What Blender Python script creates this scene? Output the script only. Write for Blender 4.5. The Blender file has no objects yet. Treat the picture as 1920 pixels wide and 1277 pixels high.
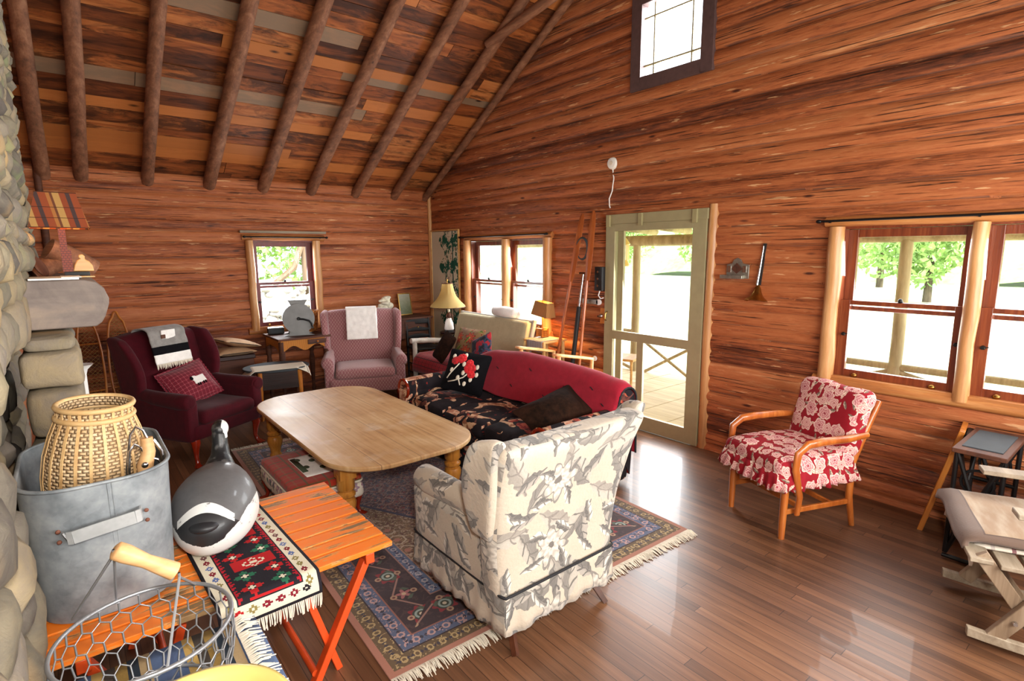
import bpy, bmesh, math, random
import numpy as np
from mathutils import Vector, Matrix, noise as mnoise
PI = math.pi
SC = bpy.context.scene
COL = SC.collection
random.seed(7)
RNG = np.random.default_rng(11)

def lin(c):
    return tuple(((x/255.0)/12.92 if x/255.0 <= 0.04045 else (((x/255.0)+0.055)/1.055)**2.4) for x in c)
def rgb(*c): return lin(c)+(1.0,)

# ------------------------------------------------------------------ camera
def make_camera():
    yaw, pitch, roll = 0.681376, -0.160380, -0.0063084
    cy, sy, cp, sp = math.cos(yaw), math.sin(yaw), math.cos(pitch), math.sin(pitch)
    f = Vector((sy*cp, cy*cp, sp)); r = Vector((cy, -sy, 0)); u = r.cross(f)
    cr, sr = math.cos(roll), math.sin(roll)
    r2 = cr*r+sr*u; u2 = -sr*r+cr*u
    M = Matrix((r2, u2, -f)).transposed().to_4x4()
    M.translation = Vector((-4.24456, -7.11447, 1.72484))
    cam = bpy.data.cameras.new('camera'); o = bpy.data.objects.new('camera', cam)
    COL.objects.link(o); o.matrix_world = M
    cam.sensor_width = 36; cam.sensor_fit = 'HORIZONTAL'; cam.lens = 1022.5/1920*36
    cam.clip_start = 0.02; cam.clip_end = 300
    SC.camera = o
make_camera()
SC.view_settings.view_transform = 'Standard'; SC.view_settings.look = 'None'
SC.view_settings.gamma = 1; SC.view_settings.use_curve_mapping = False
SC.view_settings.exposure = EXPO if 'EXPO' in globals() else 0.0

# ------------------------------------------------------------------ light
def make_light():
    w = bpy.data.worlds.new('sky'); SC.world = w; w.use_nodes = True
    nt = w.node_tree; bg = nt.nodes['Background']
    bg.inputs['Color'].default_value = (0.86, 0.93, 1.0, 1); bg.inputs['Strength'].default_value = 5.0
    def add(name, kind, loc, target, energy, color, **k):
        l = bpy.data.lights.new(name, kind); o = bpy.data.objects.new(name, l); COL.objects.link(o)
        o.location = loc; l.energy = energy; l.color = color
        o.rotation_euler = (Vector(target)-Vector(loc)).to_track_quat('-Z', 'Y').to_euler()
        for a, b in k.items(): setattr(l, a, b)
        return o
    add('sun', 'SUN', (3.6, -18.6, 23.4), (0, 0, 0), 11.0, (1, .96, .88), angle=.01)
    # the on-camera flash, held just above the lens
    add('camera_flash', 'AREA', (-4.20, -7.22, 2.02), (-1.7, -2.6, 1.4), 62, (1, .95, .88), shape='DISK', size=.16)
    # added fill lamp behind the camera, standing in for unseen windows
    add('daylight_behind', 'AREA', (-2.0, -8.02, 1.55), (-2.0, 0, 1.6), 165, (1, .97, .93), shape='RECTANGLE', size=3.2, size_y=1.0)
    # daylight through the windows the picture shows
    for n, y, z, sy_, sz_, e in (('door', -4.0, 1.1, .8, 1.7, 62), ('pair', -1.8, 1.35, 1.35, .9, 60), ('triple', -6.3, 1.35, 1.5, .9, 36), ('gable', -4.1, 3.75, .6, .9, 60)):
        add('daylight_'+n, 'AREA', (.085, y, z), (-2, y, z-.5), e, (.93, .97, 1), shape='RECTANGLE', size=sy_, size_y=sz_)
    add('daylight_back', 'AREA', (-2.12, .085, 1.35), (-2.12, -2, .9), 26, (.93, .97, 1), shape='RECTANGLE', size=.6, size_y=.9)
make_light()

# ------------------------------------------------------------------ shader maths
class F:
    def __init__(s, nt, v): s.nt = nt; s.v = v
    def _m(s, op, *a, clamp=False):
        n = s.nt.nodes.new('ShaderNodeMath'); n.operation = op; n.use_clamp = clamp
        for i, x in enumerate((s,)+a):
            x = x.v if isinstance(x, F) else x
            if isinstance(x, (int, float)): n.inputs[i].default_value = x
            else: s.nt.links.new(x, n.inputs[i])
        return F(s.nt, n.outputs[0])
    def __add__(s, o): return s._m('ADD', o)
    __radd__ = __add__
    def __mul__(s, o): return s._m('MULTIPLY', o)
    __rmul__ = __mul__
    def __sub__(s, o): return s._m('SUBTRACT', o)
    def __rsub__(s, o): return F(s.nt, float(o))._m('SUBTRACT', s)
    def __truediv__(s, o): return s._m('DIVIDE', o)
    def __neg__(s): return s*-1.0
    def __lt__(s, o): return s._m('LESS_THAN', o)
    def __gt__(s, o): return s._m('GREATER_THAN', o)
    def abs(s): return s._m('ABSOLUTE')
    def floor(s): return s._m('FLOOR')
    def fract(s): return s._m('FRACT')
    def sin(s): return s._m('SINE')
    def cos(s): return s._m('COSINE')
    def sqrt(s): return s._m('SQRT')
    def pow(s, o): return s._m('POWER', o)
    def mod(s, o): return s._m('FLOORED_MODULO', o)
    def tri(s, p): return s._m('PINGPONG', p)
    def min(s, o): return s._m('MINIMUM', o)
    def max(s, o): return s._m('MAXIMUM', o)
    def atan2(s, o): return s._m('ARCTAN2', o)
    def clamp(s): return s._m('ADD', 0.0, clamp=True)
    def band(s, a, b): return (s > a)*(s < b)
    def ss(s, a, b): return ((s-a)*(1.0/(b-a))).clamp()
class MT:
    """one procedural material under construction"""
    def __init__(s, name):
        s.mat = bpy.data.materials.new(name); s.mat.use_nodes = True
        s.nt = s.mat.node_tree; s.b = s.nt.nodes['Principled BSDF']; s.out = s.nt.nodes['Material Output']
    def xyz(s, kind='Object', scale=1.0):
        t = s.nt.nodes.new('ShaderNodeTexCoord'); q = s.nt.nodes.new('ShaderNodeSeparateXYZ')
        s.nt.links.new(t.outputs[kind], q.inputs[0])
        r = [F(s.nt, q.outputs[i]) for i in range(3)]
        return [a*scale for a in r] if scale != 1.0 else r
    def attr(s, n):
        a = s.nt.nodes.new('ShaderNodeAttribute'); a.attribute_name = n; return F(s.nt, a.outputs['Fac'])
    def attrc(s, n):
        a = s.nt.nodes.new('ShaderNodeAttribute'); a.attribute_name = n; return a.outputs['Color']
    def vec(s, x, y, z=0.0):
        c = s.nt.nodes.new('ShaderNodeCombineXYZ')
        for i, a in enumerate((x, y, z)):
            if isinstance(a, F): s.nt.links.new(a.v, c.inputs[i])
            else: c.inputs[i].default_value = a
        return c.outputs[0]
    def noise(s, x, y, z=0.0, scale=1.0, detail=3.0, rough=.55, dist=0.0):
        n = s.nt.nodes.new('ShaderNodeTexNoise'); s.nt.links.new(s.vec(x, y, z), n.inputs['Vector'])
        n.inputs['Scale'].default_value = scale; n.inputs['Detail'].default_value = detail
        n.inputs['Roughness'].default_value = rough; n.inputs['Distortion'].default_value = dist
        return F(s.nt, n.outputs['Fac'])
    def white(s, x, y, z=0.0):
        n = s.nt.nodes.new('ShaderNodeTexWhiteNoise'); n.noise_dimensions = '3D'
        s.nt.links.new(s.vec(x, y, z), n.inputs['Vector'])
        q = s.nt.nodes.new('ShaderNodeSeparateColor'); s.nt.links.new(n.outputs['Color'], q.inputs[0])
        return [F(s.nt, q.outputs[i]) for i in range(3)]
    def vor(s, x, y, z=0.0, scale=1.0, feat='F1', rnd=1.0):
        n = s.nt.nodes.new('ShaderNodeTexVoronoi'); n.feature = feat; s.nt.links.new(s.vec(x, y, z), n.inputs['Vector'])
        n.inputs['Scale'].default_value = scale; n.inputs['Randomness'].default_value = rnd
        d = F(s.nt, n.outputs['Distance'])
        if feat != 'F1': return d, None
        q = s.nt.nodes.new('ShaderNodeSeparateColor'); s.nt.links.new(n.outputs['Color'], q.inputs[0])
        return d, [F(s.nt, q.outputs[i]) for i in range(3)]
    def ramp(s, f, stops, const=False):
        n = s.nt.nodes.new('ShaderNodeValToRGB'); cr = n.color_ramp
        if const: cr.interpolation = 'CONSTANT'
        cr.elements[0].position = stops[0][0]; cr.elements[0].color = rgb(*stops[0][1])
        cr.elements[1].position = stops[-1][0]; cr.elements[1].color = rgb(*stops[-1][1])
        for p, c in stops[1:-1]:
            e = cr.elements.new(p); e.color = rgb(*c)
        s.nt.links.new(f.v, n.inputs[0]); return n.outputs[0]
    def mix(s, f, a, b, mode='MIX'):
        n = s.nt.nodes.new('ShaderNodeMix'); n.data_type = 'RGBA'; n.blend_type = mode; n.clamp_factor = True
        if isinstance(f, F): s.nt.links.new(f.v, n.inputs[0])
        else: n.inputs[0].default_value = f
        for i, x in ((6, a), (7, b)):
            if isinstance(x, tuple): n.inputs[i].default_value = rgb(*x)
            else: s.nt.links.new(x, n.inputs[i])
        return n.outputs[2]
    def grey(s, f):
        return s.vec(f, f, f)
    def done(s, color, rough=.6, bump=None, bs=.3, bd=.01, metal=0.0, spec=.5, sheen=0.0, coat=0.0, alpha=None):
        b = s.b
        def put(k, x):
            if isinstance(x, F): s.nt.links.new(x.v, b.inputs[k])
            elif isinstance(x, tuple): b.inputs[k].default_value = rgb(*x)
            elif isinstance(x, (int, float)): b.inputs[k].default_value = x
            else: s.nt.links.new(x, b.inputs[k])
        put('Base Color', color); put('Roughness', rough); put('Metallic', metal); put('Specular IOR Level', spec)
        put('Sheen Weight', sheen); put('Coat Weight', coat)
        if alpha is not None: put('Alpha', alpha)
        if bump is not None:
            n = s.nt.nodes.new('ShaderNodeBump'); n.inputs['Strength'].default_value = bs; n.inputs['Distance'].default_value = bd
            s.nt.links.new(bump.v, n.inputs['Height']); s.nt.links.new(n.outputs[0], b.inputs['Normal'])
        return s.mat

# ------------------------------------------------------------------ mesh building
class MB:
    def __init__(s): s.v = []; s.f = []; s.m = []; s.mi = 0; s.T = None
    def add(s, vs, fs, m=None):
        n = len(s.v)
        if s.T is not None: vs = [s.T @ Vector(p) for p in vs]
        s.v.extend([tuple(p) for p in vs]); s.f.extend([tuple(i+n for i in f) for f in fs])
        s.m.extend([s.mi if m is None else m]*len(fs)); return s
    def box(s, c, d, rot=None, m=None):
        hx, hy, hz = d[0]/2, d[1]/2, d[2]/2
        P = [Vector((x*hx, y*hy, z*hz)) for x in (-1, 1) for y in (-1, 1) for z in (-1, 1)]
        if rot is not None:
            R = rot if isinstance(rot, Matrix) else Matrix.Rotation(rot, 3, 'Z'); P = [R @ p for p in P]
        return s.add([p+Vector(c) for p in P], [(0, 1, 3, 2), (4, 6, 7, 5), (0, 4, 5, 1), (2, 3, 7, 6), (0, 2, 6, 4), (1, 5, 7, 3)], m)
    def beam(s, a, b, w, h, up=(0, 0, 1), m=None):
        a = Vector(a); b = Vector(b); d = (b-a); L = d.length; d.normalize(); up = Vector(up)
        x = d.cross(up)
        if x.length < 1e-4: x = d.cross(Vector((1, 0, 0)))
        x.normalize(); z = x.cross(d)
        R = Matrix((x, d, z)).transposed()
        return s.box((a+b)/2, (w, L, h), R, m)
    def tube(s, pts, r, n=10, closed=False, caps=True, m=None, sq=1.0):
        pts = [Vector(p) for p in pts]; N = len(pts)
        rr = r if isinstance(r, (list, tuple)) else [r]*N
        vs = []; prev = None
        for i, p in enumerate(pts):
            if closed: t = pts[(i+1) % N]-pts[i-1]
            else: t = pts[min(i+1, N-1)]-pts[max(i-1, 0)]
            t.normalize()
            if prev is None:
                a = Vector((0, 0, 1)) if abs(t.z) < .9 else Vector((1, 0, 0))
                x = t.cross(a).normalized()
            else:
                x = (prev-t*prev.dot(t)).normalized()
            prev = x; y = t.cross(x)
            for k in range(n):
                a = 2*PI*k/n; vs.append(p+x*(math.cos(a)*rr[i])+y*(math.sin(a)*rr[i]*sq))
        fs = []
        for i in range(N if closed else N-1):
            j = (i+1) % N
            for k in range(n): fs.append((i*n+k, i*n+(k+1) % n, j*n+(k+1) % n, j*n+k))
        if caps and not closed: fs.append(tuple(range(n))[::-1]); fs.append(tuple((N-1)*n+k for k in range(n)))
        return s.add(vs, fs, m)
    def cyl(s, a, b, r0, r1=None, n=14, m=None): return s.tube([a, b], [r0, r0 if r1 is None else r1], n, m=m)
    def lathe(s, prof, c=(0, 0, 0), n=24, sx=1.0, sy=1.0, m=None, caps=True):
        vs = []; c = Vector(c)
        for r, z in prof:
            for k in range(n):
                a = 2*PI*k/n; vs.append(c+Vector((r*sx*math.cos(a), r*sy*math.sin(a), z)))
        fs = []
        for i in range(len(prof)-1):
            for k in range(n): fs.append((i*n+k, i*n+(k+1) % n, (i+1)*n+(k+1) % n, (i+1)*n+k))
        if caps:
            fs.append(tuple(range(n))[::-1]); fs.append(tuple((len(prof)-1)*n+k for k in range(n)))
        return s.add(vs, fs, m)
    def grid(s, fn, nu, nv, cu=False, cv=False, m=None):
        vs = [fn(i/nu, j/nv) for j in range(nv if cv else nv+1) for i in range(nu if cu else nu+1)]
        W = nu if cu else nu+1; H = nv if cv else nv+1
        fs = [(j*W+i, j*W+(i+1) % W, ((j+1) % H)*W+(i+1) % W, ((j+1) % H)*W+i) for j in range(nv) for i in range(nu)]
        return s.add(vs, fs, m)
    def prism(s, out, th, plane='xy', o=(0, 0, 0), m=None):
        """outline (2-D) extruded by th, centred"""
        def mp(a, b, c):
            return {'xy': (a, b, c), 'xz': (a, c, b), 'yz': (c, a, b)}[plane]
        n = len(out); o = Vector(o)
        vs = [Vector(mp(a, b, -th/2))+o for a, b in out]+[Vector(mp(a, b, th/2))+o for a, b in out]
        fs = [tuple(range(n))[::-1], tuple(range(n, 2*n))]+[(i, (i+1) % n, n+(i+1) % n, n+i) for i in range(n)]
        return s.add(vs, fs, m)
    def rbox(s, c, d, r=.03, n=8, puff=0.0, fn=None, m=None, nz=None):
        """rounded, optionally puffed and deformed, box"""
        h = Vector(d)/2; r = min(r, min(h)*.999); idx = {}; vs = []; fs = []
        N = [max(3, n)]*3
        if nz: N[2] = nz
        def vert(i, j, k):
            key = (i, j, k)
            if key in idx: return idx[key]
            p = []
            for a, q in enumerate((i, j, k)):
                t = q/N[a]*2-1
                t = math.sin(t*PI/2)*.55+t*.45
                p.append(t*h[a])
            inner = [max(-(h[a]-r), min(h[a]-r, p[a])) for a in range(3)]
            dd = Vector([p[a]-inner[a] for a in range(3)])
            if dd.length > 1e-9: dd = dd.normalized()*r
            P = Vector(inner)+dd
            if puff:
                k2 = (1-(P.x/h.x)**2)*(1-(P.y/h.y)**2); P.z += puff*max(0, k2)**.6*(1 if P.z > 0 else -1)
            if fn: P = Vector(fn(P))
            idx[key] = len(vs); vs.append(P+Vector(c)); return idx[key]
        for a in range(3):
            b, cc = (a+1) % 3, (a+2) % 3
            for side in (0, N[a]):
                for i in range(N[b]):
                    for j in range(N[cc]):
                        q = []
                        for di, dj in ((0, 0), (1, 0), (1, 1), (0, 1)):
                            t = [0, 0, 0]; t[a] = side; t[b] = i+di; t[cc] = j+dj; q.append(vert(*t))
                        fs.append(tuple(q) if side else tuple(q[::-1]))
        return s.add(vs, fs, m)
    def ball(s, c, d, n=12, fn=None, m=None):
        vs = []; fs = []; c = Vector(c)
        for j in range(n+1):
            th = PI*j/n
            for k in range(2*n):
                a = PI*k/n; p = Vector((math.sin(th)*math.cos(a)*d[0], math.sin(th)*math.sin(a)*d[1], math.cos(th)*d[2]))
                if fn: p = Vector(fn(p))
                vs.append(p+c)
        W = 2*n
        for j in range(n):
            for k in range(W): fs.append((j*W+k, (j+1)*W+k, (j+1)*W+(k+1) % W, j*W+(k+1) % W))
        return s.add(vs, fs, m)

def mesh_obj(name, mb, mats, parent=None, bevel=0.0, sub=0, ang=40, smooth=True, attrs=None, loc=None, merge=True):
    me = bpy.data.meshes.new(name); me.from_pydata(mb.v, [], mb.f)
    mats = mats if isinstance(mats, (list, tuple)) else [mats]
    for m in mats: me.materials.append(m)
    me.polygons.foreach_set('material_index', [min(i, len(mats)-1) for i in mb.m])
    if attrs:
        for k, (dom, arr) in attrs.items():
            if np.ndim(arr) == 2:
                a = me.attributes.new(k, 'FLOAT_COLOR', dom); a.data.foreach_set('color', np.asarray(arr, dtype=np.float32).ravel())
            else:
                a = me.attributes.new(k, 'FLOAT', dom); a.data.foreach_set('value', np.asarray(arr, dtype=np.float32))
    if merge and not attrs:
        b = bmesh.new(); b.from_mesh(me); bmesh.ops.remove_doubles(b, verts=b.verts, dist=1e-5)
        bmesh.ops.recalc_face_normals(b, faces=b.faces); b.to_mesh(me); b.free()
    me.update()
    # box-projected UVs in metres
    uv = me.uv_layers.new(name='UVMap')
    nv = len(me.vertices); co = np.empty(nv*3, dtype=np.float32); me.vertices.foreach_get('co', co); co = co.reshape(-1, 3)
    nl = len(me.loops); li = np.empty(nl, dtype=np.int32); me.loops.foreach_get('vertex_index', li)
    npg = len(me.polygons); nr = np.empty(npg*3, dtype=np.float32); me.polygons.foreach_get('normal', nr); nr = np.abs(nr.reshape(-1, 3))
    lt = np.empty(npg, dtype=np.int32); me.polygons.foreach_get('loop_total', lt)
    ax = np.repeat(np.argmax(nr*np.array([1, 1, .8]), axis=1), lt); P = co[li]
    U = np.where(ax == 0, P[:, 1]+.37, P[:, 0]); Vv = np.where(ax == 2, P[:, 1]+.71, P[:, 2])
    uv.data.foreach_set('uv', np.stack([U, Vv], 1).astype(np.float32).ravel())
    if smooth:
        me.polygons.foreach_set('use_smooth', [True]*npg)
        if ang < 180: me.set_sharp_from_angle(angle=math.radians(ang))
    o = bpy.data.objects.new(name, me); COL.objects.link(o)
    if parent is not None: o.parent = parent
    if loc is not None: o.location = loc
    if bevel:
        m = o.modifiers.new('bevel', 'BEVEL'); m.width = bevel; m.segments = 2; m.limit_method = 'ANGLE'; m.angle_limit = math.radians(35)
    if sub:
        m = o.modifiers.new('subd', 'SUBSURF'); m.levels = sub; m.render_levels = sub
    return o
def thing(name, label, cat, loc=(0, 0, 0), rz=0.0, group=None, rot=None):
    o = bpy.data.objects.new(name, None); COL.objects.link(o); o.empty_display_size = .1
    o.location = loc; o.rotation_euler = rot if rot else (0, 0, rz)
    o['label'] = label; o['category'] = cat
    if group: o['group'] = group
    return o
def tag(o, label, cat, group=None):
    o['label'] = label; o['category'] = cat
    if group: o['group'] = group
    return o
def struct(o): o['kind'] = 'structure'; return o
def lab(o, t): o['label'] = t; return o
def dup(root, label=None, **kw):
    r = root.copy(); COL.objects.link(r)
    for k, x in kw.items(): setattr(r, k, x)
    if label: r['label'] = label
    for ch in list(root.children):
        c = ch.copy(); COL.objects.link(c); c.parent = r
        for g in list(ch.children):
            d = g.copy(); COL.objects.link(d); d.parent = c
    return r
def lerp(a, b, t): return a+(b-a)*t
def sm(t): t = max(0, min(1, t)); return t*t*(3-2*t)
# ------------------------------------------------------------------ materials
M = {}
def wood(name, cols, along='x', rough=.5, grain=14, spec=.4, coat=0, bs=.25, wear=None, kn=True, kind='Object'):
    m = MT(name); p = m.xyz(kind); i = 'xyz'.index(along)
    q = [p[k]*(.9 if k == i else grain) for k in range(3)]
    n = m.noise(*q, scale=1.2, detail=5, rough=.6, dist=.4); n2 = m.noise(*q, scale=6, detail=3, rough=.7)
    b = m.noise(*p, scale=1.7, detail=2)
    v = n*.7+n2*.25+b*.25-.12
    c = m.ramp(v, [(.3, cols[0]), (.5, cols[1]), (.68, cols[2])])
    if kn:
        d, _ = m.vor(*[p[k]*(1.2 if k == i else 3.2) for k in range(3)], scale=1.7)
        c = m.mix(1-d.ss(.03, .08), c, tuple(int(x*.45) for x in cols[0]))
    if wear: c = m.mix(m.noise(*[p[k]*(2 if k == i else 26) for k in range(3)], scale=1.4, detail=4).ss(wear[1], wear[1]+.05), c, wear[0])
    return m.done(c, rough=rough, bump=n2, bs=bs, bd=.004, spec=spec, coat=coat)
def plain(name, c, rough=.6, metal=0, spec=.5, var=0, sheen=0, coat=0, scale=40, bs=.15):
    m = MT(name)
    if not var: 
        return m.done(c, rough=rough, metal=metal, spec=spec, sheen=sheen, coat=coat)
    p = m.xyz(); n = m.noise(*p, scale=scale, detail=3); l = m.noise(*p, scale=scale/9, detail=2)
    a = tuple(max(0, int(x*(1-var))) for x in c); b = tuple(min(255, int(x*(1+var))) for x in c)
    return m.done(m.ramp(n*.5+l*.5, [(.32, a), (.68, b)]), rough=rough, metal=metal, spec=spec, bump=n, bs=bs, bd=.002, sheen=sheen, coat=coat)

def mat_logwall():
    m = MT('log_wall'); x, y, z = m.xyz(); u = x+y; lv = m.attr('lv'); ph = m.attr('ph')
    s = lv*37.0
    g1 = m.noise(u*.9, z*13, s, scale=1.3, detail=6, rough=.65, dist=.5)
    g2 = m.noise(u*6.5, z*75, s, scale=1.0, detail=5, rough=.75, dist=.6)
    g3 = m.noise(u*.5, z*3.0, s, scale=1.4, detail=2)
    v = lv*.20+g1*.42+g2*.40+g3*.20-.11
    c = m.ramp(v, [(.30, (54, 28, 19)), (.41, (114, 58, 32)), (.50, (160, 88, 49)), (.62, (178, 107, 64)), (.76, (206, 157, 110))])
    # weathered grey-blue streaks, more higher up; near the joints they paint in groove shade
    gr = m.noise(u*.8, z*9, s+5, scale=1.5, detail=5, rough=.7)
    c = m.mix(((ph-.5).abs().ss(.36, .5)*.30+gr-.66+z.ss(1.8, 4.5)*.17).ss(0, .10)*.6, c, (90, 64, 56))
    # thin dark drying checks
    ck = m.noise(u*1.3, z*85, s+9, scale=1.0, detail=3, rough=.6)
    ckm = ck.ss(.575, .64)*m.noise(u*2.2, z*10, s+2, scale=1.2, detail=3).ss(.42, .52)
    c = m.mix(ckm*.92, c, (34, 17, 12))
    # pale knife-peeled flecks
    fl = m.noise(u*2.6, z*26, s+3, scale=1.3, detail=4, rough=.6)
    flm = fl.ss(.63, .67)
    c = m.mix(flm*.65, c, (222, 172, 124))
    # knots
    d, cc = m.vor(u*1.9, z*7.0, s, scale=1.0)
    c = m.mix((1-d.ss(.04, .10))*(cc[0] > .4), c, (70, 32, 20))
    c = m.mix((ph-.5).abs().ss(.462, .492)*.8, c, (38, 22, 16))  # dark chinking line, its colour also painting in the shade of the groove
    h = g2*.5+g1*.6-ckm*.8+flm*.3
    return m.done(c, rough=g1*.3+.42, bump=h, bs=.55, bd=.012, spec=.35)
def mat_ceiling():
    m = MT('roof_board'); x, y, z = m.xyz(); r = m.attr('bv'); r2 = m.attr('bw')
    s = r*53.0; q = y
    g = m.noise(x*1.2, q*14, s, scale=1.0, detail=5, rough=.65, dist=.8)
    st = m.noise(x*1.6, q*7, s+7, scale=1.5, detail=6, rough=.72, dist=1.0)
    c = m.ramp(g*.72+r*.28+(r-.5)*.12, [(.25, (70, 36, 20)), (.43, (122, 64, 32)), (.56, (152, 84, 42)), (.72, (184, 116, 66))])
    c = m.mix((st+r2*.16-.53).ss(-.01, .16)*.82, c, (42, 22, 14))
    c = m.mix((r2 > .93)*.75, c, (140, 116, 94))
    c = m.mix((r2 < .10)*.75, c, (184, 112, 58))
    d, cc = m.vor(x*2.1, q*6.0, s, scale=1.0)
    kn = (1-d.ss(.04, .12))*(cc[0] > .2)
    c = m.mix(kn, c, (36, 14, 8))
    return m.done(c, rough=.55, bump=g, bs=.3, bd=.006, spec=.35)
def mat_floor():
    m = MT('strip_floor'); x, y, z = m.xyz(); W = .057
    i = (x/W).floor(); e = ((x/W).fract()-.5).abs()
    r = m.white(i, i*.37+1); L = 1.1
    yy = y/L+r[0]*7; j = yy.floor(); ey = ((yy).fract()-.5).abs()
    t = m.white(i, j, 3.0); s = t[0]*40
    g = m.noise(x*34, y*1.3, s, scale=1.0, detail=5, rough=.65, dist=.5)
    b = m.noise(x*1.0, y*.6, 2.0, scale=1.1, detail=3)
    c = m.ramp(t[1]*.20+g*.50+b*.36-.04, [(.26, (62, 40, 28)), (.45, (96, 64, 44)), (.6, (118, 80, 55)), (.76, (146, 106, 76))])
    dk = m.noise(x*6, y*1.0, s, scale=1.3, detail=4, rough=.7)
    c = m.mix(dk.ss(.60, .74)*.6, c, (48, 28, 22))
    gap = (e > .475).max((ey > .4985))
    c = m.mix(gap*.8, c, (30, 17, 12))
    return m.done(c, rough=g*.12+b*.14+.25, bump=g*.25-gap, bs=.25, bd=.003, spec=.5, coat=.12)
def mat_rug(hx, hy):
    """Persian border rug, centre origin, hx/hy half sizes"""
    m = MT('persian_rug'); x, y, z = m.xyz()
    ax = hx-x.abs(); ay = hy-y.abs(); e = ax.min(ay)           # distance from the edge
    t = m.noise(x, y, 0.0, scale=300, detail=1)
    side = ax < ay                                             # which border we are in
    al = y*side+x*(1-side)                                     # coordinate along the border
    def cell(p): return (p.fract()-.5)
    # field
    r2 = (x*x+y*y*.45).sqrt()
    fx, fy = x.abs(), y.abs()
    n1 = m.noise(fx*22, fy*22, scale=1, detail=2, dist=1.2); n2 = m.noise(fx*45, fy*45, 3.0, scale=1, detail=1, dist=1)
    f = m.mix(n1.ss(.5, .54), (118, 74, 76), (70, 76, 98))
    f = m.mix((n2 > .56), f, (150, 112, 106)); f = m.mix(n2 < .42, f, (78, 44, 48))
    d1 = cell(fx*9).abs()+cell(fy*9).abs(); f = m.mix(d1.band(.30, .36), f, (162, 130, 116)); f = m.mix(d1 < .10, f, (148, 60, 62))
    med = fx*1.15+fy*.62
    g = m.mix(n1.ss(.48, .52), (142, 112, 84), (120, 98, 74)); g = m.mix(n2 > .57, g, (180, 158, 138)); g = m.mix(n2 < .41, g, (108, 72, 66))
    f = m.mix(med > .62, f, g)
    f = m.mix(med.band(.60, .63), f, (60, 62, 90))
    hexa = (cell(fx*7).abs()*1.2).max(cell(fy*7).abs()+cell(fx*7).abs()*.6)
    ol = hexa.band(.36, .44)*(med > .86)
    f = m.mix(ol, f, (190, 172, 150)); f = m.mix((hexa < .16)*(med > .86), f, (176, 120, 104))
    # borders
    c = f
    def lay(c, a, b, col): return m.mix(e.band(a, b), c, col)
    def guard(base, pc1, pc2, sc, mid, w):
        u = cell(al*sc); v = (e-mid)/w
        q = base
        q2 = m.mix((u*u*5+v*v).band(.10, .34), q, pc1)
        q3 = m.mix(((u.abs()*1.6-.55).abs()+v.abs()*.6) < .22, q2, pc2)
        return m.mix((n2 > .62), q3, pc1)
    c = lay(c, .0, .03, (168, 112, 92))
    c = lay(c, .03, .105, guard((98, 78, 52), (176, 150, 104), (58, 52, 62), 16, .067, .035))
    c = lay(c, .105, .113, (44, 30, 36))
    c = lay(c, .113, .185, guard((84, 96, 124), (188, 150, 146), (52, 50, 66), 13, .149, .034))
    c = lay(c, .185, .193, (150, 96, 82))
    # main border, near-black ground with rosettes
    u = cell(al*2.6)/2.6; v = e-.295
    mb_ = m.mix(n1.ss(.55, .57), (56, 40, 46), (72, 52, 54))
    zz = ((al*2.6*2).tri(1.0)-.5)*.13
    mb_ = m.mix((v-zz).abs() < .006, mb_, (160, 120, 108))
    rr = (u*u+v*v).sqrt(); an = v.atan2(u)
    pet = (an*8).cos()*.010+.060
    ros = m.mix(rr < .045, (142, 44, 52), (58, 66, 60)); ros = m.mix(rr < .034, ros, (152, 168, 160)); ros = m.mix(rr < .022, ros, (70, 74, 60)); ros = m.mix(rr < .011, ros, (214, 196, 170))
    mb_ = m.mix(rr < pet, mb_, ros)
    u2 = cell(al*2.6+.5)/2.6; r3 = ((u2*u2)+(v*v)).sqrt(); a3 = v.atan2(u2)
    fl = (a3*5).cos()*.012+.030
    mb_ = m.mix(r3 < fl, mb_, (176, 110, 112)); mb_ = m.mix(r3 < .012, mb_, (210, 180, 150))
    u4 = cell(al*5.2+.5)/5.2; v4 = (v.abs()-.055); r4 = (u4*u4+v4*v4).sqrt()
    mb_ = m.mix(r4 < .018, mb_, (180, 146, 118)); mb_ = m.mix(r4 < .008, mb_, (110, 60, 60))
    lf = ((u4.abs()-.05)*.9+v*.5).abs()*1.0+(v-.02).abs()*.6
    mb_ = m.mix(lf < .014, mb_, (82, 96, 80))
    c = lay(c, .193, .397, mb_)
    c = lay(c, .397, .405, (160, 118, 106))
    c = lay(c, .405, .465, guard((92, 108, 138), (178, 170, 176), (60, 60, 90), 13, .435, .03))
    c = lay(c, .465, .473, (176, 140, 120))
    c = m.mix(t*.35, c, (70, 56, 54))
    return m.done(c, rough=.95, bump=t, bs=.4, bd=.002, spec=.1, sheen=.2)

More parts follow.
